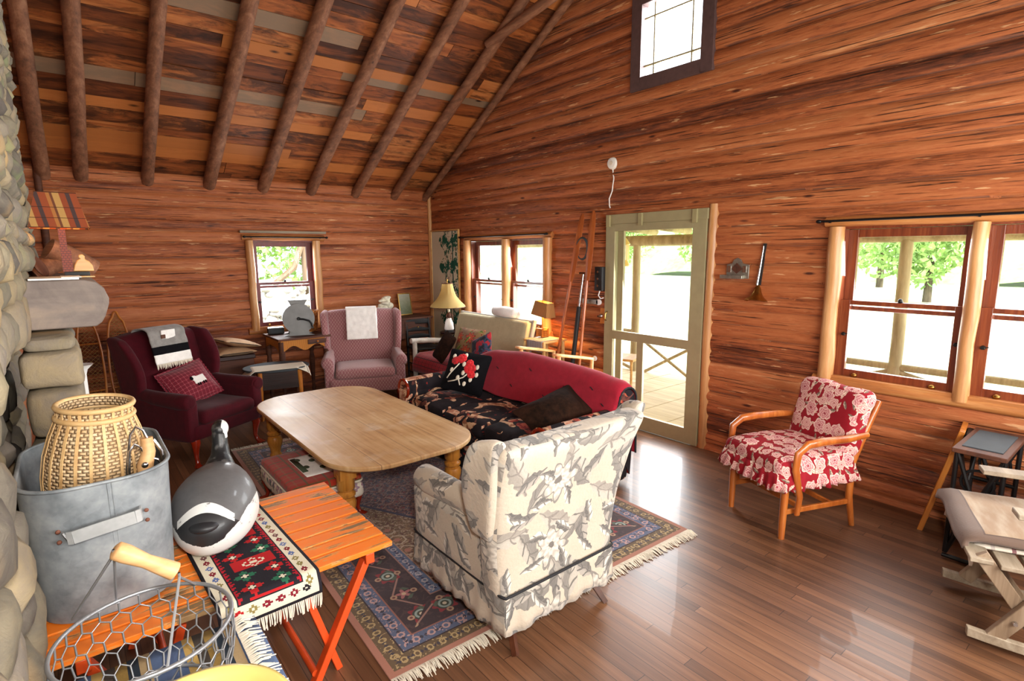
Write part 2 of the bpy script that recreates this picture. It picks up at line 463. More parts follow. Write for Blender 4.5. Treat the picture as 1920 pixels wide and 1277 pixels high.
def leaf_layer(m, c, u, v, sc, off, dark, light, vein, L=.46, Wd=.16, prob=.75, lean=6.283):
    uu = u*sc+off; vv = v*sc+off*.73
    r = m.white(uu.floor(), vv.floor(), off)
    qx = uu.fract()-.5-(r[0]-.5)*.25; qy = vv.fract()-.5-(r[1]-.5)*.25
    a = r[2]*lean; ca = a.cos(); sa = a.sin()
    X = qx*ca+qy*sa; Y = qy*ca-qx*sa
    wob = (X*38).sin()*.012
    ed = (1-(X/L)*(X/L))*Wd+wob
    body = (Y.abs() < ed)*(r[0] < prob)*(X.abs() < L)
    col = m.mix((Y*14).ss(-.6, .9), dark, light)
    col = m.mix((Y.abs() < .012).max((((X-Y.abs())*22).sin() > .86)), col, vein)
    return m.mix(body, c, col)
def flower_layer(m, c, u, v, sc, off, cols, R=.33, n=5, prob=.7, amp=.22):
    uu = u*sc+off; vv = v*sc+off*.41
    r = m.white(uu.floor(), vv.floor(), off+2)
    qx = uu.fract()-.5-(r[0]-.5)*.2; qy = vv.fract()-.5-(r[1]-.5)*.2
    d = (qx*qx+qy*qy).sqrt(); a = qy.atan2(qx)+r[2]*6
    rad = ((a*n).cos()*amp+(1-amp))*R
    body = (d < rad)*(r[0] < prob)
    ring = ((d*46+(a*n).cos()*1.6).sin())*.5+.5
    col = m.mix(ring, cols[0], cols[1]); col = m.mix(d > rad*.86, col, cols[2]); col = m.mix(d < R*.16, col, cols[3])
    return m.mix(body, c, col)
def mat_floral_grey():
    m = MT('grey_floral_linen'); u, v, _ = m.xyz('UV'); w = m.noise(u, v, scale=5, detail=2); w2 = m.noise(u, v, 7.0, scale=15, detail=2)
    u2 = u+(w-.5)*.08+(w2-.5)*.035; v2 = v+(w-.5)*.08-(w2-.5)*.035
    n = m.noise(u, v, scale=60, detail=2)
    c = m.mix(m.noise(u, v, scale=3).ss(.3, .7), (184, 170, 152), (196, 182, 164))
    c = leaf_layer(m, c, u2, v2, 3.6, 3.3, (150, 142, 132), (180, 172, 160), (132, 124, 116), Wd=.15, prob=.85)
    c = leaf_layer(m, c, u2, v2, 4.0, 11.7, (128, 122, 115), (176, 168, 156), (112, 107, 101), Wd=.19, prob=.8)
    c = leaf_layer(m, c, v2, u2, 5.4, 7.1, (112, 107, 102), (164, 156, 146), (98, 94, 90), Wd=.17, prob=.65)
    c = flower_layer(m, c, u2, v2, 3.0, 5.2, ((206, 197, 184), (170, 162, 151), (128, 122, 115), (110, 104, 98)), R=.34, n=7, prob=.6)
    c = leaf_layer(m, c, u2, v2, 6.5, 19.4, (100, 96, 92), (208, 200, 188), (116, 111, 106), Wd=.15, prob=.5)
    return m.done(c, rough=.9, bump=n+w*2, bs=.35, bd=.008, spec=.15, sheen=.2)
def mat_floral_red():
    m = MT('red_rose_cotton'); u, v, _ = m.xyz('UV'); w = m.noise(u, v, scale=9, detail=3)
    u2 = u+(w-.5)*.05; v2 = v-(w-.5)*.05; n = m.noise(u, v, scale=90)
    c = m.mix(w, (128, 18, 30), (150, 26, 38))
    c = leaf_layer(m, c, u2, v2, 15, 2.3, (120, 96, 84), (190, 170, 150), (90, 70, 60), Wd=.14, prob=.7)
    c = leaf_layer(m, c, v2, u2, 12, 8.3, (214, 180, 160), (232, 208, 190), (160, 110, 100), Wd=.12, prob=.6)
    c = flower_layer(m, c, u2, v2, 9.5, 5.2, ((214, 168, 162), (176, 96, 102), (222, 190, 178), (150, 60, 70)), R=.46, n=6, prob=.72, amp=.10)
    c = flower_layer(m, c, v2, u2, 12, 1.2, ((220, 184, 172), (186, 116, 116), (208, 172, 156), (160, 80, 80)), R=.42, n=5, prob=.5, amp=.12)
    return m.done(c, rough=.85, bump=n+w, bs=.3, bd=.006, spec=.2)
def mat_rooster():
    m = MT('black_rooster_print'); u, v, _ = m.xyz('UV'); w = m.noise(u, v, scale=6, detail=3)
    u2 = u+(w-.5)*.08; v2 = v+(w-.5)*.08; n = m.noise(u, v, scale=120)
    c = m.mix(w.ss(.4, .6), (24, 20, 24), (38, 32, 36))
    def blob(c, sc, off, col1, col2, th, st=3):
        a = m.noise(u2*sc, v2*sc*1.25, off, scale=1, detail=2, dist=1.2)
        q = m.mix(m.noise(u2*22, v2*22, off, scale=1, detail=2).ss(.45, .55), col1, col2)
        return m.mix(a > th, c, q)
    c = blob(c, 3.0, 3.1, (190, 130, 104), (222, 180, 150), .60)
    c = blob(c, 3.8, 9.4, (130, 34, 32), (168, 80, 58), .63)
    c = blob(c, 3.4, 15.4, (216, 176, 140), (150, 96, 70), .64)
    c = blob(c, 5.0, 21.4, (70, 40, 38), (100, 60, 52), .63)
    return m.done(c, rough=.85, bump=n+w, bs=.25, bd=.006, spec=.2)
def mat_kilim(hx, hy):
    m = MT('kilim_runner'); x, y, z = m.xyz('UV'); 
    ax = hx-x.abs(); ay = hy-y.abs(); e = ax.min(ay)
    def cell(p): return p.fract()-.5
    q = .009
    X = (x/q).floor()*q; Y = (y/q).floor()*q
    cream = (222, 212, 188); blk = (30, 28, 36); red = (176, 28, 32); grn = (40, 104, 76); dr = (122, 22, 40); blu = (88, 108, 160); olv = (134, 120, 70)
    s = 1/.048; side = ax < ay; al = Y*side+X*(1-side)
    k = (al*s).floor(); r = m.white(k, 3.0, side)
    u = cell(al*s).abs(); vv = ((e-.042)/.017).abs()
    dia = u*1.6+vv*.8
    bc = m.ramp(r[0], [(0, dr), (.25, olv), (.45, blu), (.62, red), (.8, (110, 70, 70)), (.9, blk)], True)
    c = m.mix(dia < .66, cream, bc); c = m.mix(dia < .2, c, cream)
    # centre panel
    inn = (e > .070)
    c2 = m.mix((ax-.066) < ((Y*1/.024).fract()*.020+.004), blk, (170, 24, 40))
    my = Y.mod(.26)-.13; dd = X.abs()*1.0+my.abs()*1.0
    p = m.mix(((X.abs() < .075)*(my.abs() < .040)), blk, red)
    p = m.mix((X.abs()*.7+my.abs()).band(.026, .034), p, cream); p = m.mix((X.abs()*.7+my.abs()) < .012, p, cream)
    fx = (X.abs()-.055); fy = (my.abs()-.085); fd = fx.abs().max(fy.abs()); ff = fx.abs()+fy.abs()
    fc = m.mix((X*my) > 0, red, grn)
    p = m.mix((ff < .040)*(fd > .006)*((fx.abs()-fy.abs()).abs() > .005), p, fc); p = m.mix(ff < .012, p, cream)
    c2 = m.mix((ax > .092), c2, p)
    c = m.mix(inn, c, c2); c = m.mix(e.band(.065, .070), c, blk)
    c = m.mix(e < .012, c, blk)
    c = m.mix(e.band(.012, .017)*((al*70).fract() > .5), c, cream)
    n = m.noise(x*4, y, scale=220, detail=1)
    return m.done(m.mix(n*.18, c, (90, 80, 76)), rough=.95, bump=n, bs=.4, bd=.002, spec=.1)
def mat_pinkwing():
    m = MT('rose_diamond_weave'); u, v, _ = m.xyz('UV'); s = 1/.034
    a = ((u+v*.7)*s).fract()-.5; b = ((u-v*.7)*s).fract()-.5
    d = a.abs().max(b.abs()); n = m.noise(u, v, scale=160)
    c = m.mix(d > .40, (136, 76, 84), (184, 150, 142)); c = m.mix(d < .16, c, (172, 128, 126))
    c = m.mix(n*.4, c, (120, 70, 76))
    return m.done(c, rough=.95, bump=n, bs=.3, bd=.003, spec=.1, sheen=.3)
def mat_plaid(name, base, l1, l2, sc=60, kind='UV', hot=None):
    m = MT(name); u, v, _ = m.xyz(kind); s = sc
    a = (u*s).fract(); b = (v*s).fract(); n = m.noise(u, v, scale=200)
    c = m.mix(((a < .2)+(b < .2))*.5, base, l1)
    c = m.mix(((u*s*.5).fract() < .1).max((v*s*.5).fract() < .1)*.8, c, l2)
    return m.done(c, rough=.9, bump=n, bs=.3, bd=.002, spec=.15, sheen=.2)
def mat_weave(name, a, b, sc=90, rough=.7):
    m = MT(name); u, v, _ = m.xyz('UV'); i = (v*sc).floor(); k = (u*sc*.45+i*.5)
    h = (k.fract()*PI).sin()*((v*sc).fract()*PI).sin(); r = m.white(k.floor(), i)
    return m.done(m.mix(h*.7+r[0]*.3, a, b), rough=rough, bump=h, bs=1.0, bd=.006, spec=.3)
def mat_basketw(name, cu, cv, a, b, dark):
    """wicker on a surface of revolution: angle x height"""
    m = MT(name); x, y, z = m.xyz(); an = y.atan2(x)/(2*PI)*cu; i = (z*cv).floor()
    k = an+i*.5; w = (k.fract()-.5).abs(); h = ((z*cv).fract()-.5).abs(); r = m.white(k.floor(), i)
    c = m.mix(r[0], a, b); c = m.mix((w > .42).max(h > .43)*.8, c, dark)
    return m.done(c, rough=.6, bump=(1-(w*2).pow(3))*(1-(h*2).pow(3)), bs=1.0, bd=.008, spec=.3)
def mat_stripes(name, cols, sc, kind='UV', axis=0, noise_=.3, rough=.9):
    m = MT(name); p = m.xyz(kind); t = (p[axis]*sc).fract(); n = m.noise(p[0], p[1], p[2], scale=150)
    st = [(i/len(cols), c) for i, c in enumerate(cols)]
    c = m.ramp(t, st, True)
    return m.done(m.mix(n*noise_, c, (60, 60, 70)), rough=rough, bump=n, bs=.3, bd=.002, spec=.15)
def mat_stone():
    m = MT('fieldstone'); x, y, z = m.xyz(); r = m.attr('sv'); s = r*31
    n = m.noise(x, y, z+s, scale=9, detail=6, rough=.65, dist=.6); l = m.noise(x, y, z+s*2, scale=3.0, detail=2)
    c = m.ramp(n*.4+r*.6, [(.18, (84, 76, 72)), (.36, (116, 108, 94)), (.5, (138, 126, 102)), (.62, (124, 114, 104)), (.8, (156, 138, 106))])
    c = m.mix((m.noise(x, y, z, scale=4.5, detail=3).ss(.56, .66))*z.ss(1.6, 1.9)*.5, c, (128, 138, 92))
    c = m.mix(l.ss(.6, .72)*.45, c, (176, 140, 92))
    return m.done(c, rough=.85, bump=n, bs=.6, bd=.02, spec=.25)
def mat_orange():
    m = MT('worn_orange_paint'); x, y, z = m.xyz()
    n = m.noise(x*2.2, y*16, z*10, scale=1.6, detail=6, rough=.7, dist=.5); k = m.noise(x, y, z, scale=3.4, detail=2)
    c = m.mix(k, (226, 108, 20), (240, 130, 38))
    c = m.mix((n+k*.35).ss(.73, .76), c, (128, 100, 66)); c = m.mix((n+k*.35).ss(.70, .73)*(1-(n+k*.35).ss(.73, .75)), c, (206, 150, 84))
    return m.done(c, rough=.5, bump=n, bs=.3, bd=.004, spec=.4)
def mat_tabletop():
    m = MT('scrubbed_pine'); x, y, z = m.xyz(); i = ((x+.02)/.262).floor(); r = m.white(i, 2.0); s = r[0]*20
    g = m.noise(x*26, y*1.2, s, scale=1, detail=5, rough=.6, dist=.6); b = m.noise(x, y, scale=2.6, detail=4, rough=.6)
    c = m.ramp(g*.5+b*.55-.02, [(.3, (150, 106, 66)), (.45, (196, 152, 102)), (.6, (214, 178, 130)), (.76, (228, 206, 168))])
    gap = (((x+.02)/.262).fract() < .010)
    c = m.mix(gap, c, (78, 50, 30))
    st = m.noise(x, y, 5.0, scale=5.5, detail=3, rough=.7); c = m.mix(st.ss(.64, .72)*.6, c, (120, 80, 52))
    c = m.mix(m.noise(x, y, 9.0, scale=4.2, detail=5).ss(.56, .72)*.45, c, (226, 214, 194))
    return m.done(c, rough=b*.3+.28, bump=g*.2-gap, bs=.3, bd=.003, spec=.45)
def mat_galv():
    m = MT('galvanised_steel'); x, y, z = m.xyz(); d, cc = m.vor(x, y, z, scale=46)
    n = m.noise(x, y, z, scale=7, detail=4, rough=.6); w = m.noise(x, y, z, scale=60)
    c = m.ramp(n*.85+cc[0]*.05+w*.1, [(.3, (108, 114, 118)), (.5, (146, 152, 156)), (.72, (178, 182, 182))])
    return m.done(c, rough=n*.3+.42, metal=.35, bump=w, bs=.1, bd=.002, spec=.4)
def mat_glass():
    m = MT('window_glass'); nt = m.nt
    tr = nt.nodes.new('ShaderNodeBsdfTransparent'); gl = nt.nodes.new('ShaderNodeBsdfGlossy'); gl.inputs['Roughness'].default_value = .02
    fr = nt.nodes.new('ShaderNodeFresnel'); fr.inputs[0].default_value = 1.45; mx = nt.nodes.new('ShaderNodeMixShader')
    ge = nt.nodes.new('ShaderNodeNewGeometry'); f = F(nt, fr.outputs[0])*(1-F(nt, ge.outputs['Backfacing']))
    nt.links.new(f.v, mx.inputs[0]); nt.links.new(tr.outputs[0], mx.inputs[1]); nt.links.new(gl.outputs[0], mx.inputs[2])
    nt.links.new(mx.outputs[0], m.out.inputs[0]); return m.mat
def mat_shade(name, fn, tf=.45):
    """translucent lamp shade"""
    m = MT(name); c = fn(m); m.done(c, rough=.9)
    tl = m.nt.nodes.new('ShaderNodeBsdfTranslucent'); mx = m.nt.nodes.new('ShaderNodeMixShader'); mx.inputs[0].default_value = tf
    if isinstance(c, tuple): tl.inputs[0].default_value = rgb(*c)
    else: m.nt.links.new(c, tl.inputs[0])
    m.nt.links.new(m.b.outputs[0], mx.inputs[1]); m.nt.links.new(tl.outputs[0], mx.inputs[2]); m.nt.links.new(mx.outputs[0], m.out.inputs[0])
    return m.mat
def mat_screenpaint():
    m = MT('painted_panel'); x, y, z = m.xyz()
    # pale paper, a trunk near the +x side and clumps of green needles
    n = m.noise(x, z, scale=9, detail=4, rough=.7, dist=.8); n2 = m.noise(x, z, 4.0, scale=16, detail=3, rough=.7)
    c = m.mix(m.noise(x, z, 8.0, scale=2), (186, 180, 156), (206, 200, 178))
    s = (z*2*PI/.36).sin(); lim = s*.07+.03
    band = (x > (0-lim-.05))
    c = m.mix(band*(n2 > .60)*.9, c, (120, 78, 56))
    c = m.mix(band*((n+s*.06) > .50), c, (30, 84, 68))
    c = m.mix(((x-.20).abs() < .012), c, (24, 70, 60))
    return m.done(c, rough=.8, spec=.2)

def mats():
    M['logwall'] = mat_logwall(); M['roof'] = mat_ceiling(); M['floor'] = mat_floor(); M['stone'] = mat_stone()
    M['rafter'] = wood('rafter_log', [(84, 54, 38), (126, 82, 58), (156, 110, 82)], 'y', .7, 16, kn=True, bs=.5)
    M['beamdark'] = wood('dark_backing', [(30, 18, 12), (46, 28, 18), (60, 36, 22)], 'x', .8)
    M['palelog_z'] = wood('peeled_log_upright', [(150, 98, 56), (188, 134, 82), (212, 168, 118)], 'z', .45, 12, coat=.1)
    M['palelog_x'] = wood('peeled_log_level', [(132, 78, 42), (176, 112, 60), (204, 150, 92)], 'x', .5, 12)
    M['palelog_y'] = wood('peeled_log_level_y', [(132, 78, 42), (176, 112, 60), (204, 150, 92)], 'y', .5, 12)
    M['sash'] = wood('varnished_sash', [(80, 30, 16), (116, 52, 26), (142, 76, 40)], 'z', .35, 20, coat=.2, kn=False)
    M['sashred'] = wood('dark_red_sash', [(78, 22, 26), (104, 34, 32), (124, 48, 36)], 'z', .35, 20, kn=False)
    M['sage'] = plain('sage_paint', (152, 142, 106), .5, var=.05, scale=12)
    M['sage_dark'] = plain('sage_paint_edge', (150, 140, 100), .5, var=.08, scale=12)
    M['iron'] = plain('black_iron', (20, 19, 20), .45, metal=.4)
    M['iron_flat'] = plain('matt_black_paint', (24, 23, 24), .6, var=.2)
    M['steel'] = plain('bright_steel', (190, 190, 192), .22, metal=1)
    M['wire'] = plain('galvanised_wire', (158, 160, 164), .38, metal=.6)
    M['brass'] = plain('old_brass', (166, 128, 66), .3, metal=1, var=.15)
    M['pewter'] = plain('pewter', (150, 146, 136), .4, metal=.8, var=.2)
    M['white'] = plain('white_plastic', (232, 230, 226), .4)
    M['glass'] = mat_glass()
    M['burgundy'] = plain('burgundy_upholstery', (66, 10, 20), .9, var=.14, sheen=.05, scale=160, spec=.15)
    M['cherry'] = plain('polished_cherry', (128, 34, 14), .18, var=.15, coat=.6, scale=20)
    M['pinkwing'] = mat_pinkwing(); M['fgrey'] = mat_floral_grey(); M['fred'] = mat_floral_red(); M['rooster'] = mat_rooster()
    M['piping'] = plain('black_piping', (22, 22, 26), .8)
    M['walnut'] = wood('walnut_legs', [(50, 26, 16), (78, 42, 26), (100, 58, 36)], 'z', .35, 16, kn=False)
    M['maroon'] = plain('crimson_wool_blanket', (158, 34, 50), .92, var=.08, sheen=.1, scale=180, spec=.1)
    M['maple'] = wood('honey_maple', [(132, 62, 22), (172, 92, 36), (196, 122, 58)], 'z', .32, 12, coat=.3, kn=False)
    M['honey'] = wood('honey_pine', [(142, 84, 30), (186, 122, 48), (208, 152, 78)], 'z', .35, 12, coat=.2)
    M['top'] = mat_tabletop(); M['orange'] = mat_orange(); M['galv'] = mat_galv()
    M['orange_leg'] = plain('orange_red_paint', (206, 74, 26), .4, var=.12, scale=14)
    M['mantelm'] = None
    m = MT('weathered_mantel'); x, y, z = m.xyz(); n = m.noise(x, y, z, scale=8, detail=5, rough=.6, dist=.5); g = m.noise(x*2, y*2, z*20, scale=1.5, detail=4)
    M['mantelm'] = m.done(m.ramp(n*.65+g*.35, [(.3, (92, 80, 76)), (.5, (122, 108, 100)), (.7, (146, 128, 112))]), rough=.6, bump=n, bs=.3, bd=.01)
    M['creel'] = mat_basketw('split_ash_weave', 40, 82, (206, 172, 128), (228, 202, 162), (164, 126, 88))
    M['rim'] = wood('split_ash_rim', [(190, 146, 92), (214, 176, 122), (230, 200, 152)], 'x', .5, 10, kn=False)
    M['handle'] = wood('turned_beech', [(186, 136, 88), (214, 168, 116), (226, 186, 138)], 'x', .45, 8, kn=False)
    M['deadgrass'] = mat_basketw('dark_splint', 20, 26, (150, 96, 44), (186, 126, 62), (60, 34, 16))
    M['yellow'] = plain('yellow_enamel', (232, 206, 122), .22, var=.03, coat=.5, scale=5)
    M['cream'] = plain('cream_canvas', (176, 164, 130), .9, var=.05, sheen=.1, scale=120)
    M['cream2'] = plain('tan_ticking', (186, 152, 116), .9, var=.06, scale=120)
    M['whitecloth'] = plain('white_towelling', (238, 234, 228), .95, var=.05, sheen=.3, scale=150, bs=.4)
    M['greycloth'] = plain('grey_wool', (132, 128, 124), .95, var=.12, sheen=.2, scale=200)
    M['blackcloth'] = plain('black_wool', (16, 15, 18), .95, var=.15, spec=.1, scale=200)
    M['redplaid'] = mat_plaid('crimson_plaid_blanket', (150, 16, 30), (96, 10, 22), (44, 8, 16), 26)
    M['check'] = mat_plaid('burgundy_check', (116, 24, 40), (176, 110, 116), (70, 12, 26), 62)
    M['fringe'] = plain('cotton_fringe', (222, 212, 194), .95, var=.06, sheen=.1, scale=90)
    M['darkwood'] = wood('dark_stained_wood', [(26, 14, 12), (44, 22, 16), (62, 32, 22)], 'x', .35, 12, kn=False, coat=.2)
    M['brownwood'] = wood('old_brown_wood', [(52, 26, 16), (82, 44, 26), (104, 60, 36)], 'x', .7, 12, kn=False)
    M['oak'] = wood('golden_oak', [(136, 72, 24), (180, 108, 40), (204, 138, 62)], 'z', .35, 14, kn=False, coat=.2)
    M['reed'] = mat_stripes('reeded_oak', [(96, 46, 14), (186, 116, 40), (210, 146, 66), (176, 104, 34)], 90, noise_=.1, rough=.4)
    M['greyenamel'] = plain('grey_painted_tin', (116, 116, 114), .5, var=.1, metal=.2, scale=10)
    M['slate'] = plain('slate_grey_top', (50, 56, 60), .8, var=.1, scale=12)
    M['greywood_x'] = wood('weathered_grey_wood', [(116, 100, 84), (150, 134, 114), (176, 162, 142)], 'x', .7, 12, kn=False)
    M['greywood'] = wood('weathered_grey_wood_up', [(104, 82, 64), (136, 114, 92), (160, 140, 118)], 'z', .65, 12, kn=False)
    M['whitewash'] = wood('whitewashed_log', [(150, 146, 138), (180, 176, 168), (198, 194, 186)], 'x', .7, 10, kn=False)
    M['pine'] = wood('clear_pine', [(190, 136, 76), (216, 168, 104), (232, 194, 138)], 'x', .4, 10, kn=False)
    M['browncush'] = plain('brown_corduroy', (92, 58, 40), .9, var=.12, sheen=.2, scale=80)
    M['oar'] = wood('varnished_paddle', [(132, 62, 28), (172, 92, 44), (192, 118, 66)], 'z', .3, 12, coat=.4, kn=False)
    M['bluecloth'] = plain('blue_rag_weave', (86, 104, 138), .95, var=.08, scale=160, bs=.4)
    M['bluestripe'] = mat_stripes('blue_striped_rag_rug', [(86, 104, 138), (84, 100, 134), (88, 106, 140), (196, 160, 90), (70, 60, 50), (150, 120, 60), (40, 50, 60), (176, 150, 110)], 4.4)
    M['stripecloth'] = mat_stripes('striped_cotton', [(206, 206, 200), (40, 44, 70), (200, 196, 190), (120, 60, 60)], 40)
    M['goose_grey'] = plain('worn_grey_paint', (92, 90, 90), .45, var=.22, scale=16, coat=.1)
    M['goose_black'] = plain('worn_black_paint', (28, 28, 30), .45, var=.5, scale=18)
    M['goose_white'] = plain('chalky_white_paint', (212, 212, 208), .5, var=.12, scale=16)
    M['fur'] = plain('brown_fur', (30, 18, 12), .95, var=.7, spec=.1, scale=30, bs=.6)
    M['grass'] = plain('mown_grass', (182, 190, 150), .9, var=.15, scale=1)
    M['leaf'] = plain('tree_leaves', (140, 170, 96), .7, var=.3, scale=2)
    M['bark'] = wood('bark', [(60, 50, 40), (90, 78, 62), (120, 104, 86)], 'z', .9)
    M['porchwood'] = wood('porch_wood', [(190, 166, 128), (216, 196, 160), (232, 216, 186)], 'y', .7, 10, kn=False)
    M['porchpost'] = wood('porch_log', [(140, 122, 90), (176, 158, 122), (204, 188, 154)], 'z', .8, 8, kn=False)
mats()
# ------------------------------------------------------------------ the room
RW = -PI/2      # things on the gable wall are built in a local frame: x = -world y, -y = into the room
EAVE, SLOPE, RIDGE, DEPTH, LEFT = 2.50, .575, -4.10, -8.2, -4.56

def logwall(name, axis, a0, a1, sign, opens, top, seed, at=0.0, pitch=.125):
    rng = np.random.default_rng(seed)
    us = set(np.round(np.arange(a0, a1+.001, .055), 4)); us |= {a0, a1}
    zmax = top if not callable(top) else max(top(RIDGE), EAVE)
    zs = set(np.round(np.arange(0, zmax+.02, .0125), 4))
    for (u0, u1, z0, z1) in opens:
        us = {u for u in us if abs(u-u0) > .012 and abs(u-u1) > .012} | {u0, u1}
        zs = {z for z in zs if abs(z-z0) > .005 and abs(z-z1) > .005} | {z0, z1}
    us = np.array(sorted(us)); zs = np.array(sorted(zs))
    nb = int(zmax/pitch)+6; edges = np.concatenate([[-.05], -.05+np.cumsum(pitch*rng.uniform(.72, 1.3, nb))])
    U, Z = np.meshgrid(us, zs)
    ph1 = rng.uniform(0, 6.28, nb+1); ph2 = rng.uniform(0, 6.28, nb+1); am = rng.uniform(.004, .013, nb+1)
    E = edges[:, None]+am[:, None]*np.sin(us[None]*1.1+ph1[:, None])+.004*np.sin(us[None]*3.7+ph2[:, None])
    K = np.zeros_like(Z, dtype=int)
    for k in range(nb+1): K += (Z >= E[k][None, :])
    K = np.clip(K-1, 0, nb-1)
    ci = np.arange(len(us))[None, :]
    lo = E[K, ci]; hi = E[K+1, ci]; PH = np.clip((Z-lo)/(hi-lo), 0, 1)
    LV = rng.uniform(0, 1, nb+1)[K]
    bul = .032*np.sqrt(np.clip(1-(2*PH-1)**2*.97, 0, 1))+.012*(LV-.5)
    bul += .004*np.sin(U*2.3+K*1.7)
    n0 = bul
    if axis == 'x': P = np.stack([at+sign*n0, U, Z], -1)
    else: P = np.stack([U, at+sign*n0, Z], -1)
    ny, nx = Z.shape; idx = np.arange(ny*nx).reshape(ny, nx)
    q = np.stack([idx[:-1, :-1], idx[:-1, 1:], idx[1:, 1:], idx[1:, :-1]], -1).reshape(-1, 4)
    um = ((us[:-1]+us[1:])/2)[None, :]+0*zs[:-1, None]; zm = ((zs[:-1]+zs[1:])/2)[:, None]+0*us[None, :-1]
    keep = np.ones_like(um, dtype=bool)
    for (u0, u1, z0, z1) in opens: keep &= ~((um > u0) & (um < u1) & (zm > z0) & (zm < z1))
    if callable(top): keep &= zm < np.vectorize(top)(um)+.10
    q = q[keep.ravel()]
    mb = MB(); mb.v = [tuple(p) for p in P.reshape(-1, 3)]; mb.f = [tuple(int(i) for i in r) for r in q]; mb.m = [0]*len(q)
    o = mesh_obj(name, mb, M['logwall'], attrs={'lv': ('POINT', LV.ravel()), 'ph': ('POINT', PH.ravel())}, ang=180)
    return struct(o)
def roofz(y): return EAVE+SLOPE*min(-y, -(DEPTH-y))
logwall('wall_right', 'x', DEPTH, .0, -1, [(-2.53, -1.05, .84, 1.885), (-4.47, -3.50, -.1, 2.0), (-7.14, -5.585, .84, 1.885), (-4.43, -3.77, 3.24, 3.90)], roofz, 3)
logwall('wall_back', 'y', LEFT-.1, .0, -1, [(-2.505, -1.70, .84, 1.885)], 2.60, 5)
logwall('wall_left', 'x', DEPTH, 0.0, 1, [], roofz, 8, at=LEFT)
logwall('wall_front', 'y', LEFT-.1, 0.0, 1, [(-3.6, -.4, 1.0, 2.05)], 2.53, 9, at=DEPTH)  # opening added in this unseen wall for the fill lamp

# backing behind the logs so no daylight leaks through the joints
def backing():
    b = MB(); 
    b.box((-2.2, .30, -.06), (5.2, .5, .02))
    return b
def floor():
    b = MB(); b.box((LEFT/2-.02, DEPTH/2, -.03), (-LEFT+.3, -DEPTH+.25, .06))
    struct(mesh_obj('floor', b, M['floor'], smooth=False))
floor()

def roof():
    b = MB(); bv = []; bw = []; rng = np.random.default_rng(21)
    def slope(sgn):
        L = math.hypot(1, SLOPE); tot = 4.15*L+.05; s = -.35
        while s < tot:
            w = float(rng.uniform(.10, .21)); x = LEFT-.25+float(rng.uniform(-1.5, 0))
            while x < .2:
                ln = float(rng.uniform(1.7, 3.9)); x1 = min(x+ln, .25); x0 = max(x, LEFT-.3)
                if x1 > x0+.02:
                    off = float(rng.uniform(0, .008)); g = .0025
                    def pt(xx, ss, h):
                        yy = -ss/L; zz = EAVE+.075+SLOPE*ss/L
                        yy -= 0; n = Vector((0, SLOPE/L, 1/L))
                        p = Vector((xx, yy, zz))+n*h
                        if sgn < 0: p.y = DEPTH-p.y
                        return p
                    vs = [pt(xx, ss, h) for xx in (x0+g, x1-g) for ss in (s+g, s+w-g) for h in (off, off+.02)]
                    b.add(vs, [(0, 1, 3, 2), (4, 6, 7, 5), (0, 4, 5, 1), (2, 3, 7, 6), (0, 2, 6, 4), (1, 5, 7, 3)])
                    r = float(rng.uniform()); r2 = float(rng.uniform()); bv.extend([r]*8); bw.extend([r2]*8)
                x += ln
            s += w
    slope(1); slope(-1)
    # backing sheet added above the boards to keep sky light from leaking in
    for sgn in (1, -1):
        L = math.hypot(1, SLOPE); vs = []
        for x in (LEFT-.4, .4):
            for s in (-.5, 4.3):
                y = -s; z = EAVE+.11+SLOPE*s
                vs.append((x, y if sgn > 0 else DEPTH-y, z))
        b.add(vs, [(0, 1, 3, 2)], 1); bv.extend([0]*4); bw.extend([0]*4)
    o = mesh_obj('ceiling', b, [M['roof'], M['beamdark']], smooth=False, attrs={'bv': ('POINT', bv), 'bw': ('POINT', bw)})
    struct(o)
roof()

def rafters():
    rng = random.Random(4); k = 0
    for x in (-4.315, -4.02, -3.475, -2.877, -2.314, -1.735, -1.155, -.585, -.10):
        for sgn in (1, -1):
            b = MB(); pts = []; rad = []
            N = 22; r0 = .062+rng.uniform(-.004, .006)
            if x == -.10: r0 = .045
            for i in range(N+1):
                s = -.02+(4.14)*i/N
                y = -s; z = EAVE-.005+SLOPE*s
                pts.append((x+.006*math.sin(i*.35+x*5), y if sgn > 0 else DEPTH-y, z+.004*math.sin(i*.3+x*9)))
                rad.append(r0*(1-.10*i/N)*(1+.025*math.sin(i*1.3+x*3)))
            b.tube(pts, rad, 14)
            k += 1
            struct(mesh_obj('trim_%d' % k, b, M['rafter'], ang=60))
    # corner posts and the brace poles between rafters
    b = MB(); b.tube([(-.045, -.045, 0), (-.042, -.047, 1.2), (-.045, -.045, 2.52)], [.034, .031, .029], 12)
    struct(mesh_obj('trim_20', b, M['palelog_z']))
    b = MB(); b.tube([(-4.36, -.045, 0), (-4.36, -.045, 2.62)], [.034, .03], 12)
    struct(mesh_obj('trim_21', b, M['brownwood']))
    for i, (a, c) in enumerate((((-.62, -2.28, 3.84), (-.50, -4.4, 4.20)), ((-1.78, -2.62, 4.02), (-1.60, -4.6, 4.30)))):
        b = MB(); a = Vector(a); c = Vector(c); b.tube([a, a.lerp(c, .5)+Vector((0, 0, .01)), c], [.045, .05, .05], 12)
        struct(mesh_obj('trim_%d' % (22+i), b, M['rafter']))
rafters()

